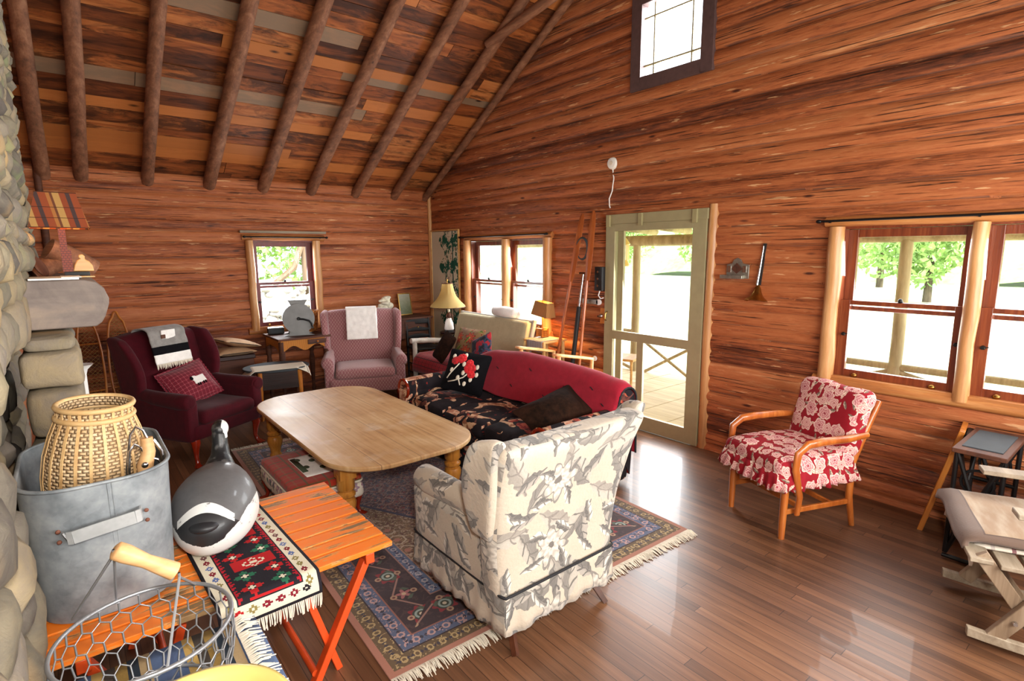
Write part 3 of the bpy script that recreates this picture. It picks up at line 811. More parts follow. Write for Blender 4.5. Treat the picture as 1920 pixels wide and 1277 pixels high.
def window(num, rz, panes, logs, hd, rod=None, redsash=False):
    """panes: (x0,x1) of the glass; logs: (x0,x1) upright trims. double hung"""
    t = bpy.data.objects.new('window_%d' % num, None); COL.objects.link(t); t.rotation_euler = (0, 0, rz); struct(t)
    z0, z1, zr = .891, 1.812, 1.349
    for i, (a, c) in enumerate(logs):
        b = MB(); r = (c-a)/2; x = (a+c)/2
        b.tube([(x+.004*math.sin(k*2+i), -.045, lerp(.80, 1.885, k/6)) for k in range(7)], [r*(1+.05*math.sin(k*1.7+i*2)) for k in range(7)], 14)
        mesh_obj('log_casing', b, M['palelog_z'], t, ang=50)
    b = MB(); h0, h1 = hd
    b.tube([(lerp(h0, h1, k/8), -.03, 1.918+.004*math.sin(k*1.3)) for k in range(9)], [.036]*9, 12)
    mesh_obj('head_log', b, M['palelog_x'], t, ang=50)
    b = MB(); b.tube([(lerp(h0, h1, k/8), -.03, .795) for k in range(9)], [.040]*9, 12)
    b.box(((h0+h1)/2, .02, .83), (h1-h0-.1, .16, .022)); mesh_obj('sill', b, M['palelog_x'], t, ang=50)
    sm_ = M['sashred'] if redsash else M['sash']
    for (a, c) in panes:
        j = .062
        b = MB()   # jamb lining
        for x in (a-j-.008, c+j+.008): b.box((x, .045, (z0+z1)/2), (.022, .14, 1.03))
        b.box(((a+c)/2, .045, 1.878), (c-a+2*j+.03, .14, .02))
        mesh_obj('jamb', b, sm_, t, smooth=False)
        for nm, y, za, zb, bot, topr in (('upper_sash', .055, zr-.012, z1, .028, .055), ('lower_sash', .012, z0, zr, .065, .03)):
            b = MB(); w = .062
            for x in (a-w/2+.002, c+w/2-.002): b.box((x, y, (za-bot+zb+topr)/2), (w, .034, zb-za+bot+topr))
            b.box(((a+c)/2, y, zb+topr/2), (c-a, .034, topr)); b.box(((a+c)/2, y, za-bot/2), (c-a, .034, bot))
            s = mesh_obj(nm, b, sm_, t, bevel=.003, smooth=False)
            g = MB(); g.box(((a+c)/2, y, (za+zb)/2), (c-a+.01, .003, zb-za+.01)); mesh_obj('glass', g, M['glass'], s, smooth=False)
            if nm == 'lower_sash':
                k = MB(); k.ball(((a+c)/2, y-.01, zb+.042), (.014, .012, .016), 8); k.cyl(((a+c)/2, y, zb+.028), ((a+c)/2, y, zb+.04), .02, .012); mesh_obj('sash_lock', k, M['iron'], s)
                for xx in (a-.022, c+.022):
                    k = MB(); k.cyl((xx, y-.018, 1.14), (xx, y-.034, 1.14), .014, .010); k.beam((xx, y-.03, 1.14), (xx+.03, y-.032, 1.146), .006, .006); mesh_obj('latch', k, M['iron'], s)
                for f in (.12, .88):
                    k = MB(); xx = lerp(a, c, f); k.ball((xx, y-.026, za-.036), (.02, .014, .014), 8); mesh_obj('sash_lift', k, M['brass'], s)
    if rod:
        a, c, br = rod
        r = MB(); r.tube([(a, -.085, 1.925), (c, -.085, 1.925)], .008, 8)
        o = thing('curtain_rod', rod_labels[num], 'curtain rod', (0, 0, 0), rz)
        mesh_obj('rod', r, M['iron'], o)
        for x in (a, c):
            k = MB(); k.ball((x, -.085, 1.925), (.02, .014, .014), 8); mesh_obj('finial', k, M['iron'], o)
        for x in br:
            k = MB(); k.beam((x, -.02, 1.918), (x, -.085, 1.918), .01, .012); k.ball((x, -.03, 1.935), (.014, .01, .016), 8); mesh_obj('bracket', k, M['iron'], o)
    return t
rod_labels = {1: 'thin black curtain rod over the small window behind the grey tin churn', 2: 'thin black curtain rod over the double window beside the painted panel',
              3: 'long black curtain rod over the big windows behind the red rose chair'}
window(1, 0, [(-2.424, -1.827)], [(-2.565, -2.475), (-1.772, -1.675)], (-2.60, -1.62), (-2.575, -1.60, (-2.5, -1.68)), True)
b = MB(); b.box((-2.11, -.05, 1.985), (1.02, .07, .03)); struct(mesh_obj('trim_30', b, M['greywood_x'], bevel=.004))
window(2, RW, [(1.129, 1.686), (1.912, 2.461)], [(.945, 1.057), (1.77, 1.885), (2.52, 2.635)], (.93, 2.65), (.876, 2.6, (.95, 2.56)))
window(3, RW, [(5.646, 6.237), (6.412, 7.003)], [(5.49, 5.59), (6.278, 6.36), (7.09, 7.18)], (5.46, 7.2), (5.43, 7.2, (5.5, 6.31, 7.1)))
def gablewin():
    M['gableframe'] = plain('faded_brown_frame', (84, 62, 60), .6, var=.15, scale=20)
    t = bpy.data.objects.new('window_4', None); COL.objects.link(t); t.rotation_euler = (0, 0, RW); struct(t)
    a, c, z0, z1 = 3.795, 4.405, 3.272, 3.872
    b = MB(); w = .11
    for x in (a-w/2, c+w/2): b.box((x, -.01, (z0+z1)/2), (w, .09, z1-z0+2*w))
    for z in (z0-w/2, z1+w/2): b.box(((a+c)/2, -.01, z), (c-a, .09, w))
    mesh_obj('frame', b, M['gableframe'], t, bevel=.004, smooth=False)
    b = MB()
    for f in (.17, .80): b.box((lerp(a, c, f), .01, (z0+z1)/2), (.013, .02, z1-z0))
    for f in (.17, .83): b.box(((a+c)/2, .01, lerp(z0, z1, f)), (c-a, .018, .013))
    mesh_obj('muntins', b, M['sage_dark'], t, smooth=False)
    g = MB(); g.box(((a+c)/2, .02, (z0+z1)/2), (c-a, .003, z1-z0)); mesh_obj('glass', g, M['glass'], t, smooth=False)
gablewin()
def door():
    t = bpy.data.objects.new('door_1', None); COL.objects.link(t); t.rotation_euler = (0, 0, RW); struct(t)
    # light casing at the far side and door lining
    b = MB(); b.tube([(4.575, -.01, 0), (4.57, -.015, 1.0), (4.578, -.012, 2.11)], [.042]*3, 12); mesh_obj('log_casing', b, M['palelog_z'], t)
    b = MB(); b.box((3.475, .06, 1.0), (.05, .20, 2.02)); b.box((4.50, .06, 1.0), (.05, .20, 2.02)); b.box((3.98, .06, 2.03), (1.06, .20, .05))
    mesh_obj('door_lining', b, M['sage'], t, smooth=False)
    # head board with cleats
    b = MB(); b.box((3.99, -.045, 2.035), (1.11, .03, .09)); mesh_obj('head_board', b, M['sage'], t, bevel=.003, smooth=False)
    for x in (3.475, 3.86, 4.43):
        b = MB(); b.box((x, -.068, 2.02), (.045, .02, .115)); mesh_obj('cleat', b, M['sage_dark'], t, bevel=.003, smooth=False)
    y = -.035
    b = MB()
    b.box((3.487, y, 1.0), (.115, .03, 1.99)); b.box((4.468, y, 1.0), (.135, .03, 1.99))
    b.box((3.97, y, 1.955), (.87, .03, .07)); b.box((3.97, y, .905), (.87, .03, .085)); b.box((3.97, y, .075), (.87, .03, .14)); b.box((3.885, y, .50), (.075, .03, .74))
    # inner stile of the depth of the leaf
    b.box((3.58, y+.05, 1.0), (.075, .03, 1.95))
    mesh_obj('screen_leaf', b, M['sage'], t, bevel=.004, smooth=False)
    b = MB(); b.lathe([(.0, -.05), (.012, -.05), (.022, -.03), (.022, -.012), (.010, 0), (.010, .03)], n=14); 
    o = mesh_obj('door_knob', b, M['steel'], t); o.rotation_euler = (PI/2, 0, 0); o.location = (3.40, -.08, 1.08)
    b = MB(); b.box((3.405, -.035, 1.08), (.06, .03, .16)); mesh_obj('latch_block', b, M['oak'], t, bevel=.003, smooth=False)
    b = MB(); b.tube([(3.472, -.052, 1.13), (3.475, -.085, 1.11), (3.475, -.09, 1.08), (3.468, -.085, 1.05), (3.458, -.052, 1.04)], .006, 8); mesh_obj('pull', b, M['brass'], t)
door()

# ------------------------------------------------------------------ outside
def outside():
    M['palestone'] = plain('pale_rubble', (206, 204, 200), .9, var=.12, scale=9)
    b = MB(); b.box((20, -4, -.45), (90, 90, .02)); o = mesh_obj('lawn', b, M['grass'], smooth=False); struct(o)
    b = MB()
    for i in range(22): b.box((1.35, .3-.44*i, -.05), (2.5, .425, .04))
    struct(mesh_obj('porch_deck', b, M['porchwood'], smooth=False))
    b = MB()
    b.add([(.05, .8, 2.22), (2.75, .8, 2.06), (2.75, -9, 2.06), (.05, -9, 2.22)], [(0, 1, 2, 3)]); b.add([(.05, .8, 2.27), (2.75, .8, 2.11), (2.75, -9, 2.11), (.05, -9, 2.27)], [(0, 1, 2, 3)])
    struct(mesh_obj('porch_roof', b, M['porchwood'], smooth=False))
    k = 40
    for y in (.2, -.55, -1.3, -2.05, -2.62, -3.25, -3.9, -4.65, -5.4, -6.15, -6.9, -7.6):
        b = MB(); b.tube([(.06, y, 2.17), (2.7, y+.05, 2.01)], .05, 10); k += 1; struct(mesh_obj('trim_%d' % k, b, M['porchpost']))
    b = MB(); b.tube([(2.2, .8, 1.88), (2.2, -4, 1.87), (2.2, -9, 1.88)], .075, 12); struct(mesh_obj('trim_60', b, M['porchpost']))
    for i, y in enumerate((-.1, -2.05, -5.34, -7.6)):
        b = MB(); b.tube([(2.2, y, -.4), (2.2, y-.01, .8), (2.2, y, 1.85)], [.062, .058, .055], 12)
        tag(mesh_obj('porch_post', b, M['porchpost']), ['peeled log post at the far end of the porch', 'peeled log post seen through the screen door', 'peeled log post seen through the big window behind the red chair', 'peeled log post at the near end of the porch'][i], 'post')
    for i, (y0, y1) in enumerate(((-.1, -2.0), (-4.0, -5.30), (-5.38, -7.55))):
        o = thing('porch_railing', ['log railing left of the screen door view', 'log railing seen in the left half of the big window', 'log railing seen in the right half of the big window'][i], 'railing', (0, 0, 0))
        b = MB(); b.tube([(2.2, y0, .55), (2.2, y1, .55)], .035, 10); mesh_obj('top_rail', b, M['porchpost'], o)
        for a, c in (((2.2, y0, .5), (2.2, y1, 0)), ((2.22, y0, 0), (2.22, y1, .5))):
            b = MB(); b.tube([a, c], .025, 8); mesh_obj('brace', b, M['porchpost'], o)
    o = thing('porch_railing', 'crossed log braces seen through the lower door panes', 'railing', (0, 0, 0))
    for a, c in (((2.2, -2.1, .5), (2.2, -3.4, -.2)), ((2.22, -2.1, -.1), (2.22, -3.3, .6))):
        b = MB(); b.tube([a, c], .022, 8); mesh_obj('brace', b, M['porchpost'], o)
    # yellow porch chair behind the door
    o = thing('porch_chair', 'pale yellow slatted chair outside the screen door', 'chair', (1.15, -2.72, -.03), .3)
    b = MB(); b.rbox((0, 0, .43), (.4, .4, .04), .015, 4); mesh_obj('seat', b, M['pine'], o)
    b = MB(); b.rbox((0, .19, .68), (.38, .03, .3), .012, 4); mesh_obj('backrest', b, M['pine'], o)
    for x in (-.17, .17):
        for y in (-.17, .17):
            b = MB(); b.cyl((x, y, 0), (x, y, .42 if y < 0 else .8), .015); mesh_obj('leg', b, M['pine'], o)
    o = thing('porch_lantern', 'small yellow lantern hanging on the porch beside the door', 'lantern', (.75, -3.02, 1.72))
    b = MB(); b.lathe([(.05, -.16), (.055, -.15), (.03, -.1), (.05, -.09), (.05, .08), (.06, .09), (.01, .16)], n=14); mesh_obj('body', b, M['yellow'], o)
    b = MB(); b.cyl((0, 0, .16), (0, 0, .42), .004); mesh_obj('hanger', b, M['iron'], o)
    # porch floor items seen low in the big window: covered table
    for i, (y, lb) in enumerate(((-5.05, 'low blue grey folded tarp on the porch left of the post'), (-5.85, 'low blue grey folded tarp on the porch right of the post'))):
        b = MB(); b.rbox((0, 0, .12), (.5, .45, .24), .04, 5); o = tag(mesh_obj('tarp', b, M['slate'], loc=(1.75, y, -.03)), lb, 'tarp', None)
    # trees
    b = MB(); b.box((-2.3, -9.0, 2.12), (5.6, 1.5, .06)); struct(mesh_obj('trim_70', b, M['porchwood'], smooth=False))  # unseen slab added to keep the sun out of the front wall opening
    b = MB(); b.grid(lambda u, v: (lerp(38, 75, v), lerp(-45, 60, u), -.5+11*v**.8+1.6*mnoise.noise(Vector((u*9, v*4, 2)))), 60, 16); struct(mesh_obj('hillside', b, M['leaf'], ang=180))
    def tree(name, x, y, h, r, lab_, n=2600, sq=1.0, base=-.4):
        rng = np.random.default_rng(int(abs(x*31+y*7))+3)
        cl = rng.normal(0, 1, (26, 3)); cl /= np.linalg.norm(cl, axis=1)[:, None]; cl *= rng.uniform(.35, 1, (26, 1))
        cen = cl*np.array([r, r, h*.42])+np.array([0, 0, h*.55]); b = MB()
        ce = cen[rng.integers(0, 26, n)]; off = rng.normal(0, 1, (n, 3)); off /= np.linalg.norm(off, axis=1)[:, None]; off *= r*.34
        P = ce+off; S = r*.07
        A = rng.normal(0, 1, (n, 3)); B = rng.normal(0, 1, (n, 3)); A /= np.linalg.norm(A, axis=1)[:, None]; B /= np.linalg.norm(B, axis=1)[:, None]
        V = np.stack([P-A*S, P+B*S*.6, P+A*S, P-B*S*.6], 1).reshape(-1, 3)
        b.v = [tuple(v) for v in V]; b.f = [(4*i, 4*i+1, 4*i+2, 4*i+3) for i in range(n)]; b.m = [0]*n
        o = thing(name, lab_, 'tree', (x, y, base), 0, 'trees beyond the lawn')
        mesh_obj('foliage', b, M['leaf'], o, smooth=False, merge=False)
        t = MB(); t.cyl((0, 0, 0), (0, 0, h*.6), r*.07, r*.03); mesh_obj('trunk', t, M['bark'], o)
    places = [(23, 9, 6.5, 2.7), (32, 4.0, 8, 2.7), (23, -.5, 5, 2.3), (32, -5, 7.5, 2.7), (23, -9, 6.5, 2.6), (32, -14, 7.5, 2.7), (23, -17.5, 6.5, 2.6), (32, 14, 9, 2.7), (32, 23, 8, 2.7), (32, -22, 8, 2.7)]
    nm = ['tall tree seen over the lawn at the left of the door opening', 'tree over the lawn in the middle of the door view', 'short round tree in the door view', 'broad tree seen at the left edge of the big window', 'tree behind the porch post in the big window', 'tree at the right of the big window view', 'tree at the far right of the lawn', 'tree seen through the double window', 'far tree left of the double window view', 'far tree at the right end of the wood']
    for (x, y, h, r), l in zip(places, nm): tree('broadleaf_tree', x, y, h, r, l)
    # behind the back wall: shed frame and stone pile
    o = thing('shed_frame', 'grey timber shed frame seen through the small back window', 'shed', (0, 0, 0))
    for p in ((-2.45, 2.4), (-1.05, 2.4), (-1.75, 3.6)):
        b = MB(); b.cyl((p[0], p[1], -.4), (p[0], p[1], 2.3), .07); mesh_obj('post', b, M['greywood'], o)
    b = MB(); b.beam((-3.4, 2.4, 2.05), (.2, 2.4, 1.95), .1, .16); mesh_obj('crossbeam', b, M['greywood_x'], o)
    b = MB(); b.tube([(-1.1, 2.38, 1.9), (-1.25, 2.38, 1.5), (-1.6, 2.38, 1.22)], .05, 8); mesh_obj('brace', b, M['greywood'], o)
    b = MB(); b.box((-1.6, 3.2, 2.25), (4, 1.9, .05)); mesh_obj('shed_roof', b, M['greywood_x'], o)
    b = MB(); rng = random.Random(3); sv = []
    for i in range(520):
        x = rng.uniform(-3.6, .4); z = rng.uniform(-.4, 1.25); d = (rng.uniform(.06, .12), .10, rng.uniform(.04, .08)); n0 = len(b.v)
        b.ball((x, 2.0+rng.uniform(-.05, .05)+.12*z, z), d, 6); sv.extend([rng.random()]*(len(b.v)-n0))
    tag(mesh_obj('rubble_wall', b, M['palestone'], attrs={'sv': ('POINT', sv)}, merge=False, ang=180), 'pale dry stone wall outside the small back window', 'stone wall')
    for i, (x, y) in enumerate(((-4.6, 8), (-1.8, 12.5), (.9, 8))): tree('garden_tree', x, y, 4.4, 1.5, ['bright green bush at the left of the back window view', 'bright green bush in the middle of the back window view', 'bright green bush at the right of the back window view'][i])
outside()

# ------------------------------------------------------------------ fireplace
def fireplace():
    t = thing('stone_fireplace', 'fieldstone fireplace breast with a thick weathered mantel on the left wall', 'fireplace', (LEFT, -4.6, 0))
    b = MB(); sv = []; rng = random.Random(12)
    def stone(c, d, rot):
        n0 = len(b.v); s = rng.random()*9
        R = Matrix.Rotation(rot, 3, 'X')
        def fn(p):
            q = Vector((p.x/d[0], p.y/d[1], p.z/d[2]))
            sc = 1+.22*mnoise.noise(q*1.1+Vector((s, s*2, s*3)))
            e = 1/max(1e-5, (abs(q.x)**3+abs(q.y)**3+abs(q.z)**3)**(1/3))*q.length if q.length > 1e-6 else 1
            e = 1+(e-1)*.6
            return R @ Vector((p.x*sc*e, p.y*sc*e, p.z*sc*e))
        b.ball(c, d, 7, fn); sv.extend([rng.random()]*(len(b.v)-n0))
    o0 = Vector((LEFT, -4.6, 0))
    # breast wall above and either side, x relative to LEFT
    def field(y0, y1, z0, z1, xf, size):
        z = z0
        while z < z1:
            h = rng.uniform(*size)*.62; y = y0+rng.uniform(-.1, 0); lim = RIDGE+(EAVE+SLOPE*4.1-z-h-.12)/SLOPE
            while y < y1:
                w = rng.uniform(*size)
                if y+w > lim or y < 2*RIDGE-lim: y += w; continue
                stone((xf+rng.uniform(-.012, .012), y+w/2+4.6, z+h/2), (.075, w*.56, h*.60), rng.uniform(-.25, .25)); y += w
            z += h
    field(-7.3, -5.20, -.02, 1.45, .085, (.20, .36))
    field(-5.2, -3.0, -.02, 1.42, .0, (.16, .28))
    field(-5.6, -4.05, 1.40, 1.68, .11, (.15, .26))
    field(-7.3, -3.0, 1.66, 4.3, .128, (.10, .20))
    # jamb under the mantel: squared blocks
    for z, h, w in ((.12, .26, .20), (.38, .26, .20), (.63, .24, .19), (.86, .22, .20), (1.08, .20, .185), (1.265, .155, .20), (1.37, .06, .17)):
        n0 = len(b.v); k = rng.uniform(0, 5)
        b.rbox((.23, .62, z), (w, .60, h), .035, 7, fn=lambda p: p*(1+.09*mnoise.noise(p*7+Vector((k, 0, 0))))); sv.extend([rng.uniform(.45, .95)]*(len(b.v)-n0))
    b.box((.08, .15, 2.68), (.10, 3.0, 2.06)); b.box((.05, -1.70, .72), (.10, 2.1, 1.44)); sv.extend([.1]*16)
    mesh_obj('stonework', b, M['stone'], t, attrs={'sv': ('POINT', sv)}, merge=False, ang=180)
    # mantel slab: a half log with its rounded edge to the room
    out = [(-.05, 0), (.262, 0), (.285, .018), (.300, .045), (.318, .10), (.320, .125), (.306, .17), (.28, .197), (.24, .21), (-.05, .21)]
    m = MB(); m.prism([(x+.135, z+1.408) for x, z in out], 1.2, 'xz', (0, 1.15, 0))
    mesh_obj('mantel', m, M['mantelm'], t, bevel=.005, ang=35)
fireplace()
# ------------------------------------------------------------------ upholstered furniture
def cabriole(mb, x, y, h, s=1.0, out=(0, -1)):
    ox, oy = out; L = math.hypot(ox, oy) or 1; ox /= L; oy /= L
    prof = [(0, 0, .026), (.022, .03, .026), (.012, .10, .016), (0, .30, .015), (.004, .55, .021), (.012, .80, .031), (0, 1.0, .036)]
    pts = [(x+ox*(a*1.4+(.022 if t < .08 else 0))*s, y+oy*(a*1.4+(.022 if t < .08 else 0))*s, t*h) for a, t, r in prof]
    pts[0] = (pts[0][0], pts[0][1], .002)
    mb.tube(pts, [r*s for a, t, r in prof], 12)
def wing_chair(name, label, loc, rz, fab, W=.80, D=.80, sh=.44, bh=1.06, ah=.60, base=.20, lean=.16, legs='cabriole', leg_mat=None, group=None, flare=.04, arch=.05, backW=None, wd=.30, foot=(.125, .06)):
    t = thing(name, label, 'armchair', loc, rz, group)
    bw = backW or W-.10
    b = MB(); b.rbox((0, -.03, (base+sh-.09)/2+.005), (W-.12, D-.14, sh-.09-base), .03, 8)
    mesh_obj('seat_base', b, fab, t, ang=70)
    b = MB(); b.rbox((0, -.10, sh-.045), (W-.27, D-.24, .11), .045, 12, puff=.018, fn=lambda p: (p.x, p.y, p.z+.006*mnoise.noise(Vector(p)*6)))
    mesh_obj('seat_cushion', b, fab, t, ang=180)
    H = bh-base-.02; yb = D/2-.10
    def bf(p):
        k = (p.z+H/2)/H; x = p.x*(1+flare*k*1.6); z = p.z+(arch*(1-(p.x/(bw/2))**2)*sm((k-.6)/.4))
        y = p.y+lean*(k-.25)*max(0, k-.1)*1.15-.025*(1-(p.x/(bw/2))**2)*(1 if p.y < 0 else 0)*sm(k*2)
        return (x, y, z+.004*mnoise.noise(Vector((p.x*5, p.y*5, p.z*5))))
    b = MB(); b.rbox((0, yb, base+.02+H/2), (bw, .15, H), .055, 14, fn=bf, nz=18)
    mesh_obj('backrest', b, fab, t, ang=180)
    for s in (-1, 1):
        Hw = bh-ah+.12
        def wf(p, s=s):
            k = (p.z+Hw/2)/Hw; f = .62+.38*math.sin(min(1, k*1.15)*PI*.85) if k < .87 else lerp(.62+.38*math.sin(min(1, .87*1.15)*PI*.85), .62, (k-.87)/.13)
            y = (p.y-.15)*f+.15; kk = (p.y-.15)/-.30; y = .15+(y-.15)*wd/.30
            return (p.x+s*(.03*kk*kk*k+flare*.4*k), y+lean*(k*.62+.18), p.z-.03*max(0, kk-.4)*k)
        b = MB(); b.rbox((s*(bw/2-.02+flare*.25), yb-.13, ah-.10+Hw/2), (.075, .30, Hw), .034, 10, fn=wf, nz=14)
        mesh_obj('wing', b, fab, t, ang=180)
        b = MB(); x = s*(W/2-.075)
        b.rbox((x, -.01, (base+ah-.04)/2), (.11, D-.13, ah-.04-base), .03, 8)
        L0, L1 = -D/2+.055, D/2-.13
        b.tube([(x+s*.012, L0-.0, ah-.05), (x+s*.015, L0+.012, ah-.05), (x+s*.018, L0+.10, ah-.05), (x+s*.01, 0, ah-.045), (x, L1, ah-.02)], [.045, .064, .068, .062, .05], 18)
        b.ball((x+s*.012, L0+.004, ah-.05), (.048, .012, .048), 8)
        mesh_obj('armrest', b, fab, t, ang=60)
    lm = leg_mat or M['cherry']
    for s in (-1, 1):
        b = MB()
        if legs == 'cabriole': cabriole(b, s*(W/2-.10), -D/2+.10, base+.03, 1.15, (s*.4, -1))
        else: b.tube([(s*(W/2-.12), -D/2+.1, base+.03), (s*(W/2-.12), -D/2+.1, .03), (s*(W/2-.12), -D/2+.09, 0)], [.022, .02, .026], 12); 
        mesh_obj('leg', b, lm, t)
        b = MB(); b.tube([(s*(W/2-.13), D/2-.15, base+.03), (s*(W/2-foot[0]), D/2-foot[1], 0)], [.024, .017], 4); mesh_obj('leg', b, lm, t)
    return t

ch = wing_chair('wing_chair', 'burgundy wing chair with glossy red-brown curved legs beside the fireplace', (-3.47, -1.73, 0), math.radians(31), M['burgundy'], W=.82, D=.84, sh=.44, bh=1.03, ah=.60, base=.22)
ch = wing_chair('wing_chair', 'rose patterned wing chair with a white towel over its back', (-1.60, -1.06, 0), math.radians(-22), M['pinkwing'], W=.93, D=.84, sh=.43, bh=1.02, ah=.56, base=.16, arch=.03)

def floral_chair():
    t = wing_chair('wing_chair', 'slipcovered wing chair in grey leaf print seen from behind', (-2.62, -5.09, 0), PI, M['fgrey'], W=.72, D=.80, sh=.44, bh=1.0, ah=.64, base=.16, lean=.20, legs='straight', leg_mat=M['walnut'], flare=.15, arch=-.02, backW=.70, wd=.20, foot=(.07, .01))
    # pleated skirt and its black cord
    def ring(z, off, n=220, wav=0.0):
        out = []
        hw, hd = .345+off, .385+off
        per = [(-hw, -hd), (hw, -hd), (hw, hd), (-hw, hd)]
        L = [2*hw, 2*hd, 2*hw, 2*hd]; tot = sum(L)
        for i in range(n):
            d = tot*i/n; k = 0
            while d > L[k]: d -= L[k]; k += 1
            a = Vector(per[k]); c = Vector(per[(k+1) % 4]); p = a.lerp(c, d/L[k]); e = min(d, L[k]-d)
            nrm = Vector(((c-a).y, -(c-a).x)).normalized()
            w = wav*(math.sin(i*2*PI*20/n*1.5)*.55+math.sin(i*.53+1)*.45)*(1.0 if e < .12 else .45)
            cr = -(max(0, .03-e))*.35
            p = p+nrm*(w+cr); out.append((p.x, p.y, z+wav*.5*math.sin(i*.31)+wav*.25*math.sin(i*.97)))
        return out
    b = MB(); rs = [ring(.295, .0), ring(.26, .002, wav=.003), ring(.21, .004, wav=.007), ring(.155, .007, wav=.011), ring(.115, .010, wav=.014)]
    n = 220; vs = [p for r in rs for p in r]
    b.add(vs, [(j*n+i, j*n+(i+1) % n, (j+1)*n+(i+1) % n, (j+1)*n+i) for j in range(4) for i in range(n)])
    o = mesh_obj('skirt', b, M['fgrey'], t, ang=180)
    s = o.modifiers.new('thick', 'SOLIDIFY'); s.thickness = .004
    b = MB(); b.tube(ring(.292, .004, 120), .0065, 6, closed=True); mesh_obj('cord', b, M['piping'], t, ang=180)
    # slip cover side panels from the arm to the cord
    for sx in (-1, 1):
        b = MB(); b.rbox((sx*.325, .0, .42), (.06, .74, .28), .028, 8, fn=lambda p: (p.x+.004*mnoise.noise(Vector(p)*9), p.y, p.z)); mesh_obj('side_panel', b, M['fgrey'], t, ang=180)
floral_chair()

def sofa():
    t = thing('sofa', 'camelback sofa in black rooster print behind the big coffee table', 'sofa', (-1.53, -3.62, 0), -PI/2)
    L, D = 2.08, .92
    ridge = [(-1.04, .63), (-.96, .685), (-.55, .80), (-.1, .838), (.3, .826), (.66, .808), (.95, .775), (1.04, .72)]
    def rz_(x):
        for (a, za), (c, zc) in zip(ridge, ridge[1:]):
            if x <= c: return lerp(za, zc, sm((x-a)/(c-a))*.5+(x-a)/(c-a)*.5)
        return ridge[-1][1]
    fab = M['rooster']
    b = MB(); b.rbox((0, 0, .17), (L-.06, D-.06, .30), .04, 10); mesh_obj('seat_base', b, fab, t, ang=180)
    def cf(p): return (p.x, p.y, p.z+.018*mnoise.noise(Vector((p.x*4, p.y*4, 1)))*(1 if p.z > 0 else 0))
    for i in range(3):
        b = MB(); w = (L-.42)/3; b.rbox((-(L-.42)/2+w*(i+.5), -.08, .375), (w-.006, D-.26, .13), .05, 12, puff=.02, fn=cf); mesh_obj('seat_cushion', b, fab, t, ang=180)
    # back: cross section swept along the ridge
    def bs(u, v):
        x = lerp(-L/2+.03, L/2-.03, u); zt = rz_(x)-.012; R = .085
        a = v
        if a < .4: y = lerp(.26, .305, a/.4); z = lerp(.34, zt-R, a/.4)
        elif a < .6:
            th = PI*(1-(a-.4)/.2); y = .39+R*math.cos(th); z = zt-R+R*math.sin(th)
        else: y = lerp(.475, .44, (a-.6)/.4); z = lerp(zt-R, .06, (a-.6)/.4)
        return (x, y, z)
    b = MB(); b.grid(bs, 40, 30)
    for e in (0, 1):
        pts = [bs(e, j/30) for j in range(31)]; n0 = len(b.v); b.add(pts, [tuple(range(31)) if e else tuple(range(31))[::-1]])
    mesh_obj('backrest', b, fab, t, ang=50)
    for s in (-1, 1):
        b = MB(); x = s*(L/2-.10)
        b.rbox((x, -.03, .29), (.16, D-.12, .42), .04, 8)
        b.tube([(x+s*.01, -D/2+.055, .49), (x+s*.012, -D/2+.07, .49), (x+s*.012, 0, .495), (x, D/2-.12, .51)], [.07, .092, .092, .075], 20)
        mesh_obj('armrest', b, fab, t, ang=60)
        b = MB(); pts = [(x+s*.01+.088*math.cos(a), -D/2+.045, .49+.088*math.sin(a)) for a in [PI*1.28-k*PI*1.5/14*1.0 for k in range(15)]]
        b.tube(pts if s > 0 else [(2*x-p[0]+.0, p[1], p[2]) for p in pts], .014, 8); b.tube([(x-s*.05, -D/2+.045, .42), (x-s*.035, -D/2+.045, .10)], .014, 8)
        mesh_obj('arm_facing', b, M['cherry'], t)
    for sx in (-1, 1):
        for sy in (-1, 1):
            b = MB(); b.cyl((sx*(L/2-.12), sy*(D/2-.12), 0), (sx*(L/2-.12), sy*(D/2-.12), .04), .025, .03); mesh_obj('leg', b, M['walnut'], t)
    # crimson blanket over the back
    def cov(u, v):
        x = lerp(-.94, 1.01, u); w = .5+.5*math.sin(u*9); zt = rz_(x)+.004; R = .097
        vv = v
        if vv < .42:
            k = vv/.42; zl = lerp(.475, .445, u)+.012*math.sin(u*14)
            y = lerp(.215, .293, k); z = lerp(zl, zt-R, k); y -= .035*(1-k)**2
        elif vv < .64:
            th = PI*(1-(vv-.42)/.22); y = .39+R*math.cos(th); z = zt-R+R*math.sin(th)
        else: k = (vv-.64)/.36; y = .487+.01*math.sin(u*20)*k; z = lerp(zt-R, .22, k)
        return (x, y, z+.003*mnoise.noise(Vector((x*8, v*9, 0))))
    b = MB(); b.grid(cov, 60, 44)
    o = mesh_obj('blanket', b, M['maroon'], ang=180); tag(o, 'crimson wool blanket with dark tufts draped over the sofa back', 'blanket')
    o.location = (-1.53, -3.62, 0); o.rotation_euler = (0, 0, -PI/2)
    s = o.modifiers.new('thick', 'SOLIDIFY'); s.thickness = .007; s.offset = 1
    b = MB(); rng = random.Random(5)
    for (u, v) in ((.1, .47), (.27, .36), (.5, .41), (.72, .33), (.86, .42), (.62, .15), (.4, .17), (.93, .28)):
        p = Vector(cov(u, v)); q = Vector(cov(u+.016, v-.025)); n = Vector((0, -.010, .006)); b.beam(p+n, q+n, .006, .004)
    mesh_obj('tuft', b, M['piping'], o)
    b = MB(); b.tube([Vector(cov(1, j/40))+Vector((.004, 0, 0)) for j in range(41)], .008, 6); mesh_obj('bound_edge', b, M['piping'], o)
    return cov
sofa()

